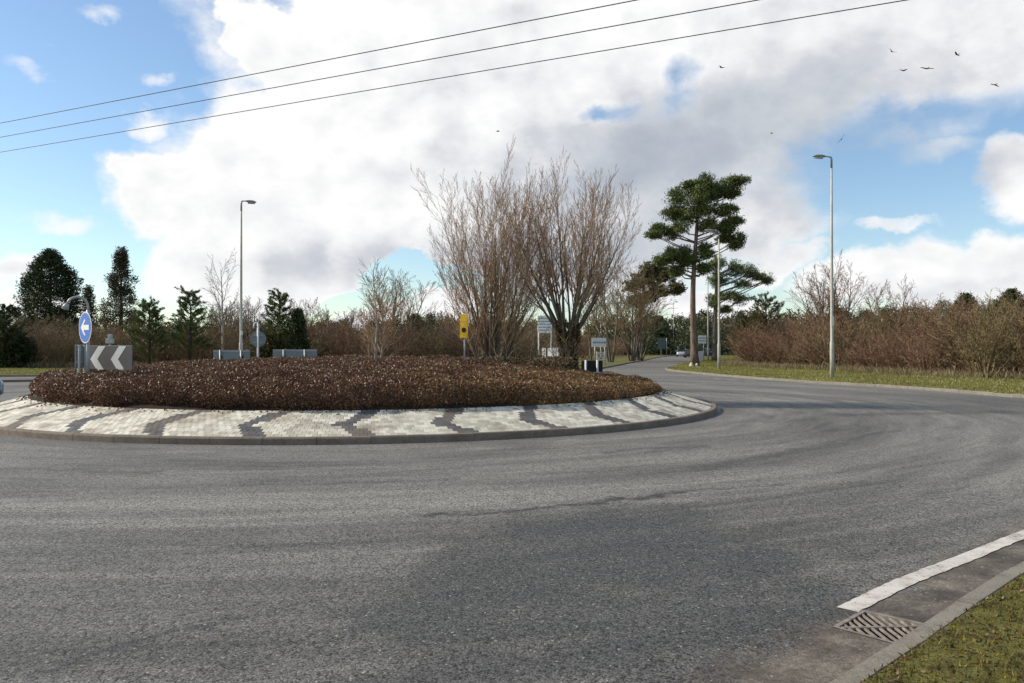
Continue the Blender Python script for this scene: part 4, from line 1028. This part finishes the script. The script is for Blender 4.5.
mb = MB(); arc = [(0, 0, zt+.03)]+[(0, -.23+.23*math.cos(q), zt+.1+.23*math.sin(q)) for q in np.linspace(0, math.pi*.9, 10)]
mb.pipe(arc, .028, 10); mb.build('lamp_arm', M['galv'], t, smooth=True)
mb = MB(); mb.pipe([(0, -.45, zt+.17), (0, -.50, zt+.05)], [.045, .085], 10); mb.build('lamp_head', M['galv'], t, smooth=True)
# small lit bollard-like lamp behind the chevron board
d = 26; loc = place(110, d)
t = thing('sign_lamp', 'small grey lamp fitting peeping over the chevron board', 'lamp', loc)
mb = MB(); mb.pipe([(0, 0, -.2), (0, 0, gz(343, d)-loc[2])], .035, 10); mb.build('post', M['galv'], t, smooth=True)
mb = MB(); mb.box((0, 0, gz(341, d)-loc[2]), (.24, .12, .16)); mb.box((.01, 0, gz(336.5, d)-loc[2]), (.13, .1, .13)); mb.build('lamp_head', M['galv'], t, bevel=.02)
# backs of the far chevron boards
def back_board(p0, p1, py0, py1, d, label, posts, m='sign_back', pm='galv', name='chevron_board', rz=0):
    loc = place((p0+p1)/2, d); w = (p1-p0)/F*d; zt, zb = gz(py0, d)-loc[2], gz(py1, d)-loc[2]
    t = thing(name, label, 'road sign', loc, rz)
    mb = MB(); mb.box((0, 0, (zb+zt)/2), (w, .03, zt-zb)); mb.build('panel', M[m], t, bevel=.006)
    mb = MB(); mb.box((0, -.024, zt-.05), (w*.98, .016, .035)); mb.build('rail', M[pm], t)
    for f in posts:
        mb = MB(); mb.pipe([(w*(f-.5), -.062, -.3), (w*(f-.5), -.062, zt+.0)], .03, 10); mb.build('post', M[pm], t, smooth=True)
        mb = MB(); mb.box((w*(f-.5), -.030, (zb+zt)/2-.02), (.13, .02, .14)); mb.build('bracket', M['sign_black'], t, bevel=.004)
back_board(213.5, 250, 350, 364, 28.6, 'plain grey board back low in the shrubs below the lamp post beyond the roundabout', (.2, .77))
back_board(273, 317, 349.5, 364, 30.2, 'longer plain grey board back standing clear of the round sign', (.25, .73))
# low board with two white posts, shade on its back put in as black
d = 27; loc = place(592, d); zt, zb = gz(360.5, d)-loc[2], gz(372, d)-loc[2]
t = thing('chevron_board', 'low board with its shaded back coloured black and two white posts in front of it beside the ivy covered trunk', 'road sign', loc)
mb = MB(); mb.box((0, 0, (zb+zt)/2), (.70, .03, zt-zb)); mb.build('panel', M['sign_black'], t, bevel=.006)
for x in (-.21, .17):
    mb = MB(); mb.pipe([(x, -.06, -.3), (x, -.06, zt+.01)], .035, 10); mb.build('post', M['white_paint'], t, smooth=True)
# round sign seen from behind
d = 28.8; loc = place(258, d); zc = gz(339, d)-loc[2]; rad = 7.8/F*d
t = thing('round_sign', 'round sign seen from its grey back with a hooked lamp on top', 'road sign', loc, R(12))
mb = MB(); disc(mb, rad, .05, .062, zc); mb.build('disc', M['sign_back'], t)
for z in (zc-.13, zc+.13):
    mb = MB(); mb.box((0, .03, z), (rad*1.3, .03, .04)); mb.build('rail', M['galv'], t)
mb = MB(); mb.pipe([(0, 0, -.3), (0, 0, gz(324, d)-loc[2])], .036, 12); mb.build('post', M['white_paint'], t, smooth=True)
zt = gz(325, d)-loc[2]
mb = MB(); mb.pipe([(0, 0, zt-.02)]+[(-.07+.07*math.cos(q), .1*math.sin(q)+0, zt+.09*math.sin(q)) for q in np.linspace(0.1, math.pi, 8)]+[(-.15, .0, zt-.12)], .022, 8); mb.build('lamp_arm', M['white_paint'], t, smooth=True)
# yellow sign
d = 22.6; loc = place(464, d)
t = thing('yellow_sign', 'tall narrow yellow sign with a black roundel on a thin post near the bare stems', 'road sign', loc, R(-20))
z0, z1, z2 = gz(338, d)-loc[2], gz(322, d)-loc[2], gz(314, d)-loc[2]
mb = MB(); mb.box((0, 0, (z0+z1)/2), (.235, .02, z1-z0-.01)); mb.build('panel', M['sign_yellow'], t, bevel=.004)
mb = MB(); mb.box((-.0, 0, (z1+z2)/2), (.215, .02, z2-z1-.01)); mb.build('panel', M['sign_yellow'], t, bevel=.004)
mb = MB(); disc(mb, .07, -.0135, -.0105, gz(330, d)-loc[2], n=20); mb.build('symbol', M['sign_black'], t)
mb = MB(); mb.pipe([(0, .04, -.3), (0, .04, z2)], .022, 8); mb.build('post', M['galv'], t, smooth=True)
# white board on the bed between the trees
d = 29.5; loc = place(550, d); zt, zb = gz(348, d)-loc[2], gz(362, d)-loc[2]
t = thing('white_board', 'small bright white board with a dark gap half hidden by the ivy covered trunk', 'sign', loc, R(-28))
mb = MB(); mb.box((-.24, 0, (zb+zt)/2), (.16, .03, zt-zb)); mb.build('panel', M['sign_white'], t, bevel=.005)
mb = MB(); mb.box((.14, 0, (zb+zt)/2), (.46, .03, zt-zb)); mb.build('panel', M['sign_white'], t, bevel=.005)
mb = MB(); mb.box((-.12, .03, (zb+zt)/2), (.11, .02, zt-zb)); mb.build('bracket', M['sign_black'], t)  # black strip added to darken the gap between the panels, not a fixing
for x in (-.26, .2):
    mb = MB(); mb.pipe([(x, .045, -.35), (x, .045, zt)], .03, 8); mb.build('post', M['white_paint'], t, smooth=True)

# ------------------------------------------------------------------ signs by the exit road
def plate_sign(px0, px1, py0, py1, d, base_py, label, face, post_px, lines=0, name='direction_sign', rz=0, pm='galv', tw=.06, cat='road sign'):
    pxm = (px0+px1)/2; x = gx(pxm, d); g = .09
    t = thing(name, label, cat, (x, d, g), rz)
    w = (px1-px0)/F*d; zt, zb = gz(py0, d)-g, gz(py1, d)-g
    mb = MB(); mb.box((0, 0, (zb+zt)/2), (w, .04, zt-zb)); mb.build('panel', face, t, bevel=.01)
    if lines:
        mb = MB(); rg = random.Random(int(px0)); h = (zt-zb)/(lines+1)
        for i in range(lines):
            z = zt-(i+1)*h; xx = -w*.42
            while xx < w*.34:
                l_ = rg.uniform(.06, .15)*w; mb.box((xx+l_/2, -.0225, z), (l_, .003, h*.38)); xx += l_+.035*w
        mb.build('lettering', M['text_grey'], t)
    for p in post_px:
        xx = (p-pxm)/F*d; mb = MB(); mb.pipe([(xx, .07, -.2), (xx, .07, zt)], tw, 8); mb.build('post', M[pm], t, smooth=True)
    return t
plate_sign(537.5, 552, 315.5, 333, 52, 372, 'tall white information sign with lines of lettering seen through the branches', M['sign_white'], (538.5, 551), 5, 'information_sign', R(-12), 'white_paint', .05)
plate_sign(591.5, 606.5, 338, 347, 72, 366, 'small pale grey direction sign on two posts by the exit road', M['sign_white'], (595, 605.5), 1, rz=R(12))
plate_sign(698, 706.5, 335.5, 343.5, 92, 362, 'small pale sign on a post between the tall pine and the lamp post', M['sign_white'], (704,), 2, rz=R(8))
plate_sign(658, 665.5, 338, 349, 146, 358, 'dark grey green sign back beside the faraway lamp post', M['sign_green'], (661, 666.5), 0, rz=R(-6))
# white lattice panel under the direction sign
d = 73; t = thing('white_gate', 'low white gate with crossed bars below the small direction sign', 'gate', (gx(601, d), d, .09))
w = 7/F*d; zt, zb = gz(352, d)-.09, gz(360, d)-.09
mb = MB(); mb.box((0, 0, zt-.03), (w, .05, .07)); mb.box((0, 0, zb+.03), (w, .05, .07)); mb.box((-w/2+.03, .003, (zb+zt)/2), (.07, .05, zt-zb)); mb.box((w/2-.03, .003, (zb+zt)/2), (.07, .05, zt-zb)); mb.build('frame', M['white_paint'], t)
an = math.atan2(zt-zb, w); L = math.hypot(w, zt-zb)-.15
for sgn, y in ((1, .0), (-1, .032)):
    mb = MB(); mb.box((0, y, (zb+zt)/2), (L, .03, .06), rot=Matrix.Rotation(-an*sgn, 3, 'Y')); mb.build('brace', M['white_paint'], t)
mb = MB(); mb.box((w/2+.09, 0, zt/2), (.12, .12, zt+.25)); mb.build('post', M['white_paint'], t, bevel=.01)
mb = MB(); mb.box((-w/2-.07, 0, zt/2), (.10, .10, zt+.1)); mb.build('post', M['white_paint'], t, bevel=.01)
# white marker board behind the pine
d = 90; t = thing('roadside_cabinet', 'white roadside cabinet right behind the tall pine trunk', 'cabinet', (gx(700, d), d, .09), R(14))
mb = MB(); mb.box((0, 0, .52), (.62, .32, 1.04)); mb.build('body', M['white_paint'], t, bevel=.02)
mb = MB(); mb.box((0, 0, 1.065), (.68, .38, .05)); mb.build('lid', M['white_paint'], t, bevel=.01)
for i, (px, s_, lb) in enumerate(((691.5, .30, 'pale squat stone on the kerb side of the tall pine foot'), (696.8, .24, 'smaller pale stone on the verge side of the tall pine foot'))):
    mb = MB(); rg = np.random.default_rng(i+3)
    V = []; kk = 8
    for z, r_ in ((-.05, .8), (.0, 1.), (.5, .85), (.85, .6), (1.0, .25)):
        for a in range(kk): V.append((math.cos(a*6.283/kk)*r_*s_*.6*(1+rg.normal()*.06), math.sin(a*6.283/kk)*r_*s_*.5*(1+rg.normal()*.06), z*s_*1.1))
    mb.add(V, [[j*kk+a, j*kk+(a+1) % kk, (j+1)*kk+(a+1) % kk, (j+1)*kk+a] for j in range(4) for a in range(kk)]); mb.py.append(([4*kk+a for a in range(kk)], 0))
    o = mb.build('marker_stone', M['stone'], loc=(gx(px, 65.5), 65.5, .09), bevel=.01); tag(o, lb, 'stone')

# ------------------------------------------------------------------ cars
def carpaint(name, c):
    m, nt, out = new_mat(name); N = NT(nt)
    p = N.n('ShaderNodeTexCoord').outputs['Object']; f = N.noise(p, 3, 4, .6)
    col = N.mix(N.ss(f, .4, .7, 0, .25), c, tuple(x*.75+.02 for x in c))
    N.bsdf(out, col, .32, .5, .35, None, .6); return m
def make_car(loc, rz, label, paint, estate=False):
    t = thing('car', label, 'car', loc, rz)     # +x is forward
    # body: stations along x with half-width, sill z, belt z, shoulder roundness
    st = [(-2.05, .62, .38, .72), (-1.98, .76, .26, .88), (-1.7, .83, .22, .93), (-1.0, .86, .20, .94), (0, .87, .20, .92), (.75, .86, .20, .90), (1.3, .84, .21, .84), (1.75, .80, .22, .80), (1.96, .72, .24, .72), (2.05, .60, .28, .64)]
    mb = MB(); V = []
    for (x, w, z0, z1) in st:
        h = z1-z0
        for (fy, fz) in ((0, 0), (.8, 0), (.97, .12), (1, .45), (.98, .75), (.88, .96), (.6, 1.01), (0, 1.03)): V.append((x, w*fy, z0+h*fz))
        for (fy, fz) in ((.6, 1.01), (.88, .96), (.98, .75), (1, .45), (.97, .12), (.8, 0)): V.append((x, -w*fy, z0+h*fz))
    k = 14
    mb.add(V, [[i*k+a, (i+1)*k+a, (i+1)*k+(a+1) % k, i*k+(a+1) % k] for i in range(len(st)-1) for a in range(k)])
    mb.py += [(list(range(k)), 0), ([(len(st)-1)*k+a for a in range(k)][::-1], 0)]
    body = mb.build('body', paint, t, smooth=True)
    # cabin glass and roof
    xr = -1.75 if estate else -1.45; xb = -2.0 if estate else -1.9
    lo = [(xb, .74), (-1.0, .80), (.2, .80), (1.12, .74)]; hi = [(xr, .58), (-.9, .62), (.0, .62), (.35, .58)]
    zl, zh = .90, 1.40
    V = [(x, w, zl) for x, w in lo]+[(x, w, zh) for x, w in hi]+[(x, -w, zl) for x, w in lo]+[(x, -w, zh) for x, w in hi]
    Q = [[i, i+1, 4+i+1, 4+i] for i in range(3)]+[[8+i+1, 8+i, 12+i, 12+i+1] for i in range(3)]+[[3, 11, 15, 7], [8, 0, 4, 12]]
    mb = MB(); mb.add(V, Q); mb.build('windows', M['glass'], t)
    mb = MB(); V = []
    for (x, w) in [(xr-.05, .55)]+[(x, w+.015) for x, w in hi[1:3]]+[(.40, .55)]:
        for (fy, z) in ((1, zh-.015), (.86, zh+.045), (0, zh+.065), (-.86, zh+.045), (-1, zh-.015)): V.append((x, w*fy, z))
    mb.add(V, [[i*5+a, (i+1)*5+a, (i+1)*5+a+1, i*5+a+1] for i in range(3) for a in range(4)]+[[i*5+4, (i+1)*5+4, (i+1)*5, i*5] for i in range(3)]); mb.build('roof', paint, t, smooth=True)
    for s_ in (1, -1):
        for (a, b) in (((lo[3][0], s_*lo[3][1], zl), (hi[3][0], s_*hi[3][1], zh)), ((-.35, s_*.81, zl), (-.40, s_*.63, zh)), ((lo[0][0], s_*lo[0][1], zl), (hi[0][0], s_*hi[0][1], zh))):
            mb = MB(); mb.pipe([a, b], .035, 6); mb.build('pillar', paint, t)
        mb = MB(); mb.box((.78, s_*.95, .96), (.12, .16, .12)); mb.build('wing_mirror', paint, t, bevel=.03)
        mb = MB(); mb.box((1.90, s_*.50, .62), (.14, .26, .13), s_*-.35); mb.build('headlight', M['lamp_clear'], t, bevel=.02)
        mb = MB(); mb.box((-2.0, s_*.62, .76), (.08, .18, .22), s_*.2); mb.build('taillight', M['lamp_red'], t, bevel=.02)
        for xw in (-1.28, 1.28):
            mb = MB(); prof = [(.19, -.09), (.29, -.10), (.315, -.06), (.315, .06), (.29, .10), (.19, .09)]; n = 24
            V = [(xw+r_*math.cos(6.2832*a/n), s_*.80+y, .315+r_*math.sin(6.2832*a/n)) for a in range(n) for (r_, y) in prof]
            mb.add(V, [[a*6+i, a*6+i+1, ((a+1) % n)*6+i+1, ((a+1) % n)*6+i] for a in range(n) for i in range(5)])
            w_ = mb.build('wheel', M['tyre'], t, smooth=True)
            mb = MB(); V = [(xw, s_*.885, .315)]+[(xw+.2*math.cos(6.2832*a/n), s_*.875, .315+.2*math.sin(6.2832*a/n)) for a in range(n)]
            mb.poly(V, [[0, 1+a, 1+(a+1) % n] for a in range(n)]); mb.build('rim', M['rim'], w_)
            mb = MB(); V = [(xw+.37*math.cos(q), s_*(.875), .315+.37*math.sin(q)) for q in np.linspace(-.35, math.pi+.35, 14)]
            V2 = [(xw+.325*math.cos(q), s_*(.878), .315+.325*math.sin(q)) for q in np.linspace(-.35, math.pi+.35, 14)]
            mb.add(V+V2, [[i, i+1, 15+i, 14+i] for i in range(13)]); mb.build('wheel_arch', M['trim'], t)
    mb = MB(); mb.box((2.01, 0, .42), (.06, .8, .12)); mb.build('grille', M['trim'], t, bevel=.01)
    return t
make_car((-16.85, 23.2, 0), R(38), 'blue grey car cut off by the picture edge as it rounds the island', carpaint('paint_bluegrey', (0.20, 0.28, 0.36)))
sl = carpaint('paint_silver', (0.50, 0.52, 0.54))
make_car((gx(682, 142), 142, 0), R(-106), 'silver car on the exit road with its lights towards the roundabout', sl)
make_car((gx(690.5, 128), 128, 0), R(74), 'dark car mostly hidden by the tall pine trunk', carpaint('paint_dark', (0.05, 0.06, 0.07)))
make_car((gx(703, 150), 150, 0), R(-108), 'blue grey car seen under the small pale sign', carpaint('paint_blue', (0.12, 0.17, 0.25)))
make_car((gx(713, 152), 152, 0), R(-108), 'pale grey car glimpsed between the lamp post and the second pine', carpaint('paint_grey', (0.36, 0.38, 0.40)))

# ------------------------------------------------------------------ overhead wires, birds
dirv = np.array([-2.03, 1.0]); Hh = 8.6
for (v0, lb) in ((.395, 'uppermost and thinnest of the overhead wires'), (.370, 'middle one of the overhead wires'), (.3435, 'lowest of the overhead wires')):
    Y0 = (Hh-CAMH)/v0; pts = []
    for tt in np.linspace(-22, 40, 60):
        pts.append((dirv[0]*tt, Y0+dirv[1]*tt, Hh+.00022*(tt-3)**2*(1 if tt > 3 else -1.2)+.0))
    mb = MB(); mb.pipe(pts, .0105, 6)
    tag(mb.build('overhead_wire', M['wire']), lb+' crossing the sky', 'wire', 'overhead wires')
def bird(px, py, d, az, roll, flap, size, label, perched=False):
    mb = MB(); L = .20*size
    st = [(-1, .02, 0), (-.7, .12, 0), (-.2, .22, 0), (.3, .20, .02), (.6, .11, .05), (.78, .12, .07), (.92, .07, .06), (1.1, .01, .04)]
    V = []; k = 8
    for (x, r_, z) in st:
        for a in range(k): V.append((x*L, r_*L*math.cos(a*6.283/k)*1.1, z*L+r_*L*math.sin(a*6.283/k)))
    mb.add(V, [[i*k+a, (i+1)*k+a, (i+1)*k+(a+1) % k, i*k+(a+1) % k] for i in range(len(st)-1) for a in range(k)])
    mb.poly([(-.6*L, .05*L, 0), (-.6*L, -.05*L, 0), (-1.7*L, -.35*L, 0), (-1.7*L, .35*L, 0), (-.6*L, 0, .06*L)], [[0, 1, 2, 3], [4, 3, 2], [4, 0, 3], [4, 2, 1]])
    if not perched:
        for s_ in (1, -1):
            sp = [(0, 0, .55, -.45, .07), (.9, flap*.6, .60, -.40, .05), (1.7, flap, .40, -.35, .035), (2.5, flap*.9, .02, -.28, .01)]
            V = []
            for (y, z, xf, xb_, th_) in sp:
                V += [(xf*L, s_*(y+.1)*L, z*L), ((xf+xb_)/2*L, s_*(y+.1)*L, (z+th_)*L), (xb_*L, s_*(y+.1)*L, z*L), ((xf+xb_)/2*L, s_*(y+.1)*L, (z-th_)*L)]
            mb.add(V, [[i*4+a, (i+1)*4+a, (i+1)*4+(a+1) % 4, i*4+(a+1) % 4] for i in range(3) for a in range(4)])
    o = mb.build('bird', M['bird'], loc=(gx(px, d), d, gz(py, d)), rz=az); o.rotation_euler = (roll, 0, az)
    tag(o, label, 'bird', 'birds' if not perched else None)
for b in [(722, 67, 70, .4, .5, .5, 1, 'bird gliding alone near the blue gap between the clouds'), (893, 51, 75, .6, .7, .6, 1, 'bird tilting steeply, highest of the flock over the lamp post'),
          (904, 70, 70, .3, .3, .5, 1.1, 'bird with raised wings just below the steeply tilted one'), (928, 68, 68, 1.5, .1, .25, 1.1, 'bird with wings spread level in the middle of the flock'),
          (958, 54, 75, 2.2, .3, .6, .8, 'small bird above and beyond the level winged one'), (996, 84, 72, 1.8, .2, -.35, .9, 'bird with drooping wings at the outer end of the flock'),
          (772, 133, 85, 3.0, 0, .3, .6, 'tiny distant bird above and beside the tall pine'), (842, 139, 75, 1.2, -.9, .4, 1, 'bird banking just above the nearest lamp post'),
          (498, 131, 80, .2, .3, .4, .9, 'faint bird flying over the upright bare tree')]:
    bird(*b)
bird(549, 208, 24.4, .3, 0, 0, .42, 'small dark bird perched high in the spreading bare tree', True)

# ------------------------------------------------------------------ sky and sun
SUN_AZ, SUN_EL = R(-80), R(33)          # azimuth from +Y, negative to the left
w = bpy.data.worlds.new('World'); sc.world = w; w.use_nodes = True
nt = w.node_tree; nt.nodes.clear(); N = NT(nt)
out = N.n('ShaderNodeOutputWorld')
sky = N.n('ShaderNodeTexSky'); sky.sky_type = 'NISHITA'; sky.sun_disc = False
sky.sun_elevation = SUN_EL; sky.sun_rotation = SUN_AZ; sky.altitude = 50; sky.air_density = 1.0; sky.dust_density = 0.3; sky.ozone_density = 1.3
bg = N.n('ShaderNodeBackground'); N.l(N.mix(1.0, sky.outputs[0], (.93, 1.0, 1.04), 'MULTIPLY'), bg.inputs[0]); bg.inputs[1].default_value = 0.15
D = N.n('ShaderNodeTexCoord').outputs['Generated']
s = N.sep(D)
az = N.math('ARCTAN2', s[0], s[1])
hx = N.math('SQRT', N.math('ADD', N.math('MULTIPLY', s[0], s[0]), N.math('MULTIPLY', s[1], s[1])))
el = N.math('DIVIDE', s[2], N.math('MAXIMUM', hx, 0.05))
Pn = N.comb(az, el, 0)
warpv = N.vec('SUBTRACT', N.noise(N.vec('MULTIPLY', D, (1, 1, 1.3)), 5.0, 7, .6, color=True), (.5, .5, .5))
Pw = N.vec('ADD', Pn, N.vec('MULTIPLY', warpv, (.17, .15, 0)))
def pc(px, py):
    a = math.atan((px-512)/F); return (a, (HOR-py)/F*math.cos(a))
def blob(P_, px, py, rx, ry, wgt, soft=.45, power=1.0):
    a, e = pc(px, py); c = math.cos(a)
    v = N.vec('MULTIPLY', N.vec('SUBTRACT', P_, (a, e, 0)), (F/(rx*c*c if c > 0 else rx), F/(ry*c), 0))
    l = N.vec('LENGTH', v)
    return N.ss(l, soft, 1.0+.55*(1-soft), wgt, 0.0)
def total(lst):
    t_ = lst[0]
    for q in lst[1:]: t_ = N.math('MAXIMUM', t_, q)
    return t_
def summ(lst):
    t_ = lst[0]
    for q in lst[1:]: t_ = N.math('ADD', t_, q)
    return t_
# cover of the big cumulus and its neighbours
cov = [blob(Pw, 400, 70, 190, 150, 1), blob(Pw, 250, 40, 30, 70, .85), blob(Pw, 175, 185, 92, 50, 1), blob(Pw, 135, 175, 48, 32, 1), blob(Pw, 300, 190, 170, 110, 1), blob(Pw, 190, 255, 50, 40, .9), blob(Pw, 260, 275, 120, 30, .85),
       blob(Pw, 560, 80, 170, 200, 1), blob(Pw, 470, 210, 130, 80, 1), blob(Pw, 600, 230, 150, 70, .9), blob(Pw, 720, 190, 140, 80, .95), blob(Pw, 760, 90, 160, 110, .95), blob(Pw, 920, 50, 190, 100, .85),
       blob(Pw, 700, 10, 300, 60, .95), blob(Pw, 830, 120, 130, 60, .68), blob(Pw, 900, 165, 90, 30, .5), blob(Pw, 1010, 185, 58, 42, 1), blob(Pw, 1010, 270, 120, 38, 1), blob(Pw, 900, 285, 130, 32, .95), blob(Pw, 780, 255, 60, 26, .85), blob(Pw, 700, 300, 80, 20, .7), blob(Pw, 900, 232, 50, 12, .6),
       blob(Pw, 360, 326, 80, 20, .85), blob(Pw, 460, 300, 60, 40, .7), blob(Pw, 8, 264, 40, 22, .72, 0), blob(Pw, 35, 303, 60, 18, .60, 0), blob(Pw, 45, 214, 52, 14, .55, 0), blob(Pw, 132, 116, 34, 16, .62, 0), blob(Pw, 28, 62, 40, 16, .52, 0), blob(Pw, 118, 6, 34, 14, .56, 0), blob(Pw, 60, 34, 30, 12, .44, 0), blob(Pw, 160, 85, 24, 10, .40, 0), blob(Pw, 1090, 120, 60, 60, .5)]
cover = total(cov)
holes = summ([blob(Pw, 692, 76, 34, 34, .62, .0), blob(Pw, 618, 108, 44, 18, .55, .0), blob(Pw, 590, 122, 50, 14, .35, .0), blob(Pw, 800, 170, 80, 34, .48, .0), blob(Pw, 870, 118, 80, 22, .36, .0), blob(Pw, 740, 240, 50, 22, .25, .0), blob(Pw, 960, 105, 60, 24, .3, .0), blob(Pw, 420, 278, 80, 17, .85, .3), blob(Pw, 350, 296, 50, 13, .8, .3), blob(Pw, 930, 200, 70, 30, .3, .2), blob(Pw, 840, 200, 50, 22, .3, .2), blob(Pw, 640, 40, 20, 10, .2, .2)])
fb = N.noise(N.vec('MULTIPLY', D, (1, 1, 1.6)), 7.0, 9, .62)
# everywhere else (behind and beside the view): broken cloud from noise alone
back = N.ss(N.math('ABSOLUTE', az), .62, .85)
gen = N.ss(N.noise(N.vec('MULTIPLY', D, (1, 1, 2.4)), 2.2, 6, .6), .50, .66, 0, .9)
gen = N.math('MULTIPLY', gen, back)
# above the frame too
topm = N.math('MULTIPLY', N.ss(el, .50, .70), N.ss(N.noise(D, 2.0, 6, .6), .50, .64, .0, .9))
cover = N.math('MAXIMUM', N.math('MAXIMUM', cover, gen), topm)
def billow(vec, scale):
    v = N.n('ShaderNodeTexVoronoi', feature='F1'); N.l(vec, v.inputs['Vector']); v.inputs['Scale'].default_value = scale
    v.inputs['Detail'].default_value = 2; v.inputs['Roughness'].default_value = .55; v.normalize = True
    return N.math('SUBTRACT', 1.0, v.outputs['Distance'])
Dw = N.vec('ADD', D, N.vec('MULTIPLY', warpv, (.10, .10, .10)))
bl = billow(Dw, 11.0)
dens = N.math('ADD', N.math('SUBTRACT', cover, holes), N.math('MULTIPLY', N.math('SUBTRACT', fb, .5), .9))
dens = N.math('ADD', dens, N.math('MULTIPLY', N.math('SUBTRACT', bl, .62), .9))
soft = N.math('MAXIMUM', N.ss(az, -.15, .35), N.math('MULTIPLY', N.ss(cover, .75, .60), .6))
alpha = N.ss(dens, N.ss(soft, 0, 1, .42, .24), N.ss(soft, 0, 1, .58, .86))
# brightness: lit tops, grey bases
grey = summ([blob(Pn, 400, 262, 170, 34, .50, .0), blob(Pn, 235, 215, 60, 24, .18, .0), blob(Pn, 700, 195, 190, 85, .46, .0), blob(Pn, 560, 190, 120, 90, .28, .1), blob(Pn, 780, 130, 180, 80, .42, .0), blob(Pn, 900, 60, 220, 90, .40, .0), blob(Pn, 520, 60, 130, 90, .16, .1),
             blob(Pn, 640, 140, 90, 60, .25, .1), blob(Pn, 975, 190, 30, 38, .55, .1), blob(Pn, 15, 268, 40, 12, .35, .1), blob(Pn, 900, 292, 160, 14, .22, .1), blob(Pn, 600, 265, 120, 40, .30, .1), blob(Pn, 900, 165, 120, 40, .45, .1)])
cl1 = N.noise(N.vec('MULTIPLY', D, (1, 1, 1.5)), 6.0, 8, .6)
off = (math.sin(SUN_AZ)*.03, math.cos(SUN_AZ)*.01, .035)
cl2 = N.noise(N.vec('MULTIPLY', N.vec('ADD', D, off), (1, 1, 1.5)), 6.0, 8, .6)
bl2 = billow(N.vec('ADD', Dw, (off[0]*.6, off[1]*.6, off[2]*.6)), 11.0)
relief = N.math('ADD', N.math('MULTIPLY', N.math('SUBTRACT', cl2, cl1), 1.6), N.math('MULTIPLY', N.math('SUBTRACT', bl2, bl), 1.0))
edge = N.ss(dens, .45, .95, -.18, .06)
g = N.math('ADD', N.math('ADD', grey, relief), N.math('ADD', edge, N.math('MULTIPLY', N.math('SUBTRACT', cl1, .5), .55)))
ccol = N.ramp(N.math('MULTIPLY', g, .65), [(0.0, (1.0, 1.0, 1.0)), (.16, (.88, .885, .90)), (.36, (.66, .685, .73)), (.60, (.50, .545, .61)), (1.0, (.34, .385, .47))])
bgc = N.n('ShaderNodeBackground'); N.l(ccol, bgc.inputs[0]); bgc.inputs[1].default_value = 1.0
mx = N.n('ShaderNodeMixShader'); N.l(alpha, mx.inputs[0]); N.l(bg.outputs[0], mx.inputs[1]); N.l(bgc.outputs[0], mx.inputs[2]); N.l(mx.outputs[0], out.inputs['Surface'])
w.cycles.sampling_method = 'MANUAL'; w.cycles.sample_map_resolution = 512

ld = bpy.data.lights.new('sun', 'SUN'); ld.energy = 5.0; ld.angle = R(.6); ld.color = (1.0, .93, .82)
lo = bpy.data.objects.new('sun', ld); COL.objects.link(lo)
sd = Vector((math.sin(SUN_AZ)*math.cos(SUN_EL), math.cos(SUN_AZ)*math.cos(SUN_EL), math.sin(SUN_EL)))
lo.rotation_euler = sd.to_track_quat('Z', 'Y').to_euler()

cam = bpy.data.cameras.new('camera'); co = bpy.data.objects.new('camera', cam); COL.objects.link(co); sc.camera = co
cam.sensor_width = 36; cam.lens = 36*F/1024; cam.clip_end = 5000; cam.clip_start = .05
co.location = (0, 0, CAMH); co.rotation_euler = (math.pi/2+math.atan((HOR-341.5)/F), 0, 0)
vs = sc.view_settings; vs.view_transform = 'Standard'; vs.look = 'None'; vs.exposure = 0; vs.gamma = 1; vs.use_curve_mapping = False
sc.cycles.max_bounces = 6; sc.cycles.diffuse_bounces = 2; sc.cycles.glossy_bounces = 2; sc.cycles.transmission_bounces = 2; sc.cycles.transparent_max_bounces = 4
sc.cycles.use_denoising = True; sc.cycles.denoiser = 'OPENIMAGEDENOISE'
sc.cycles.use_adaptive_sampling = True
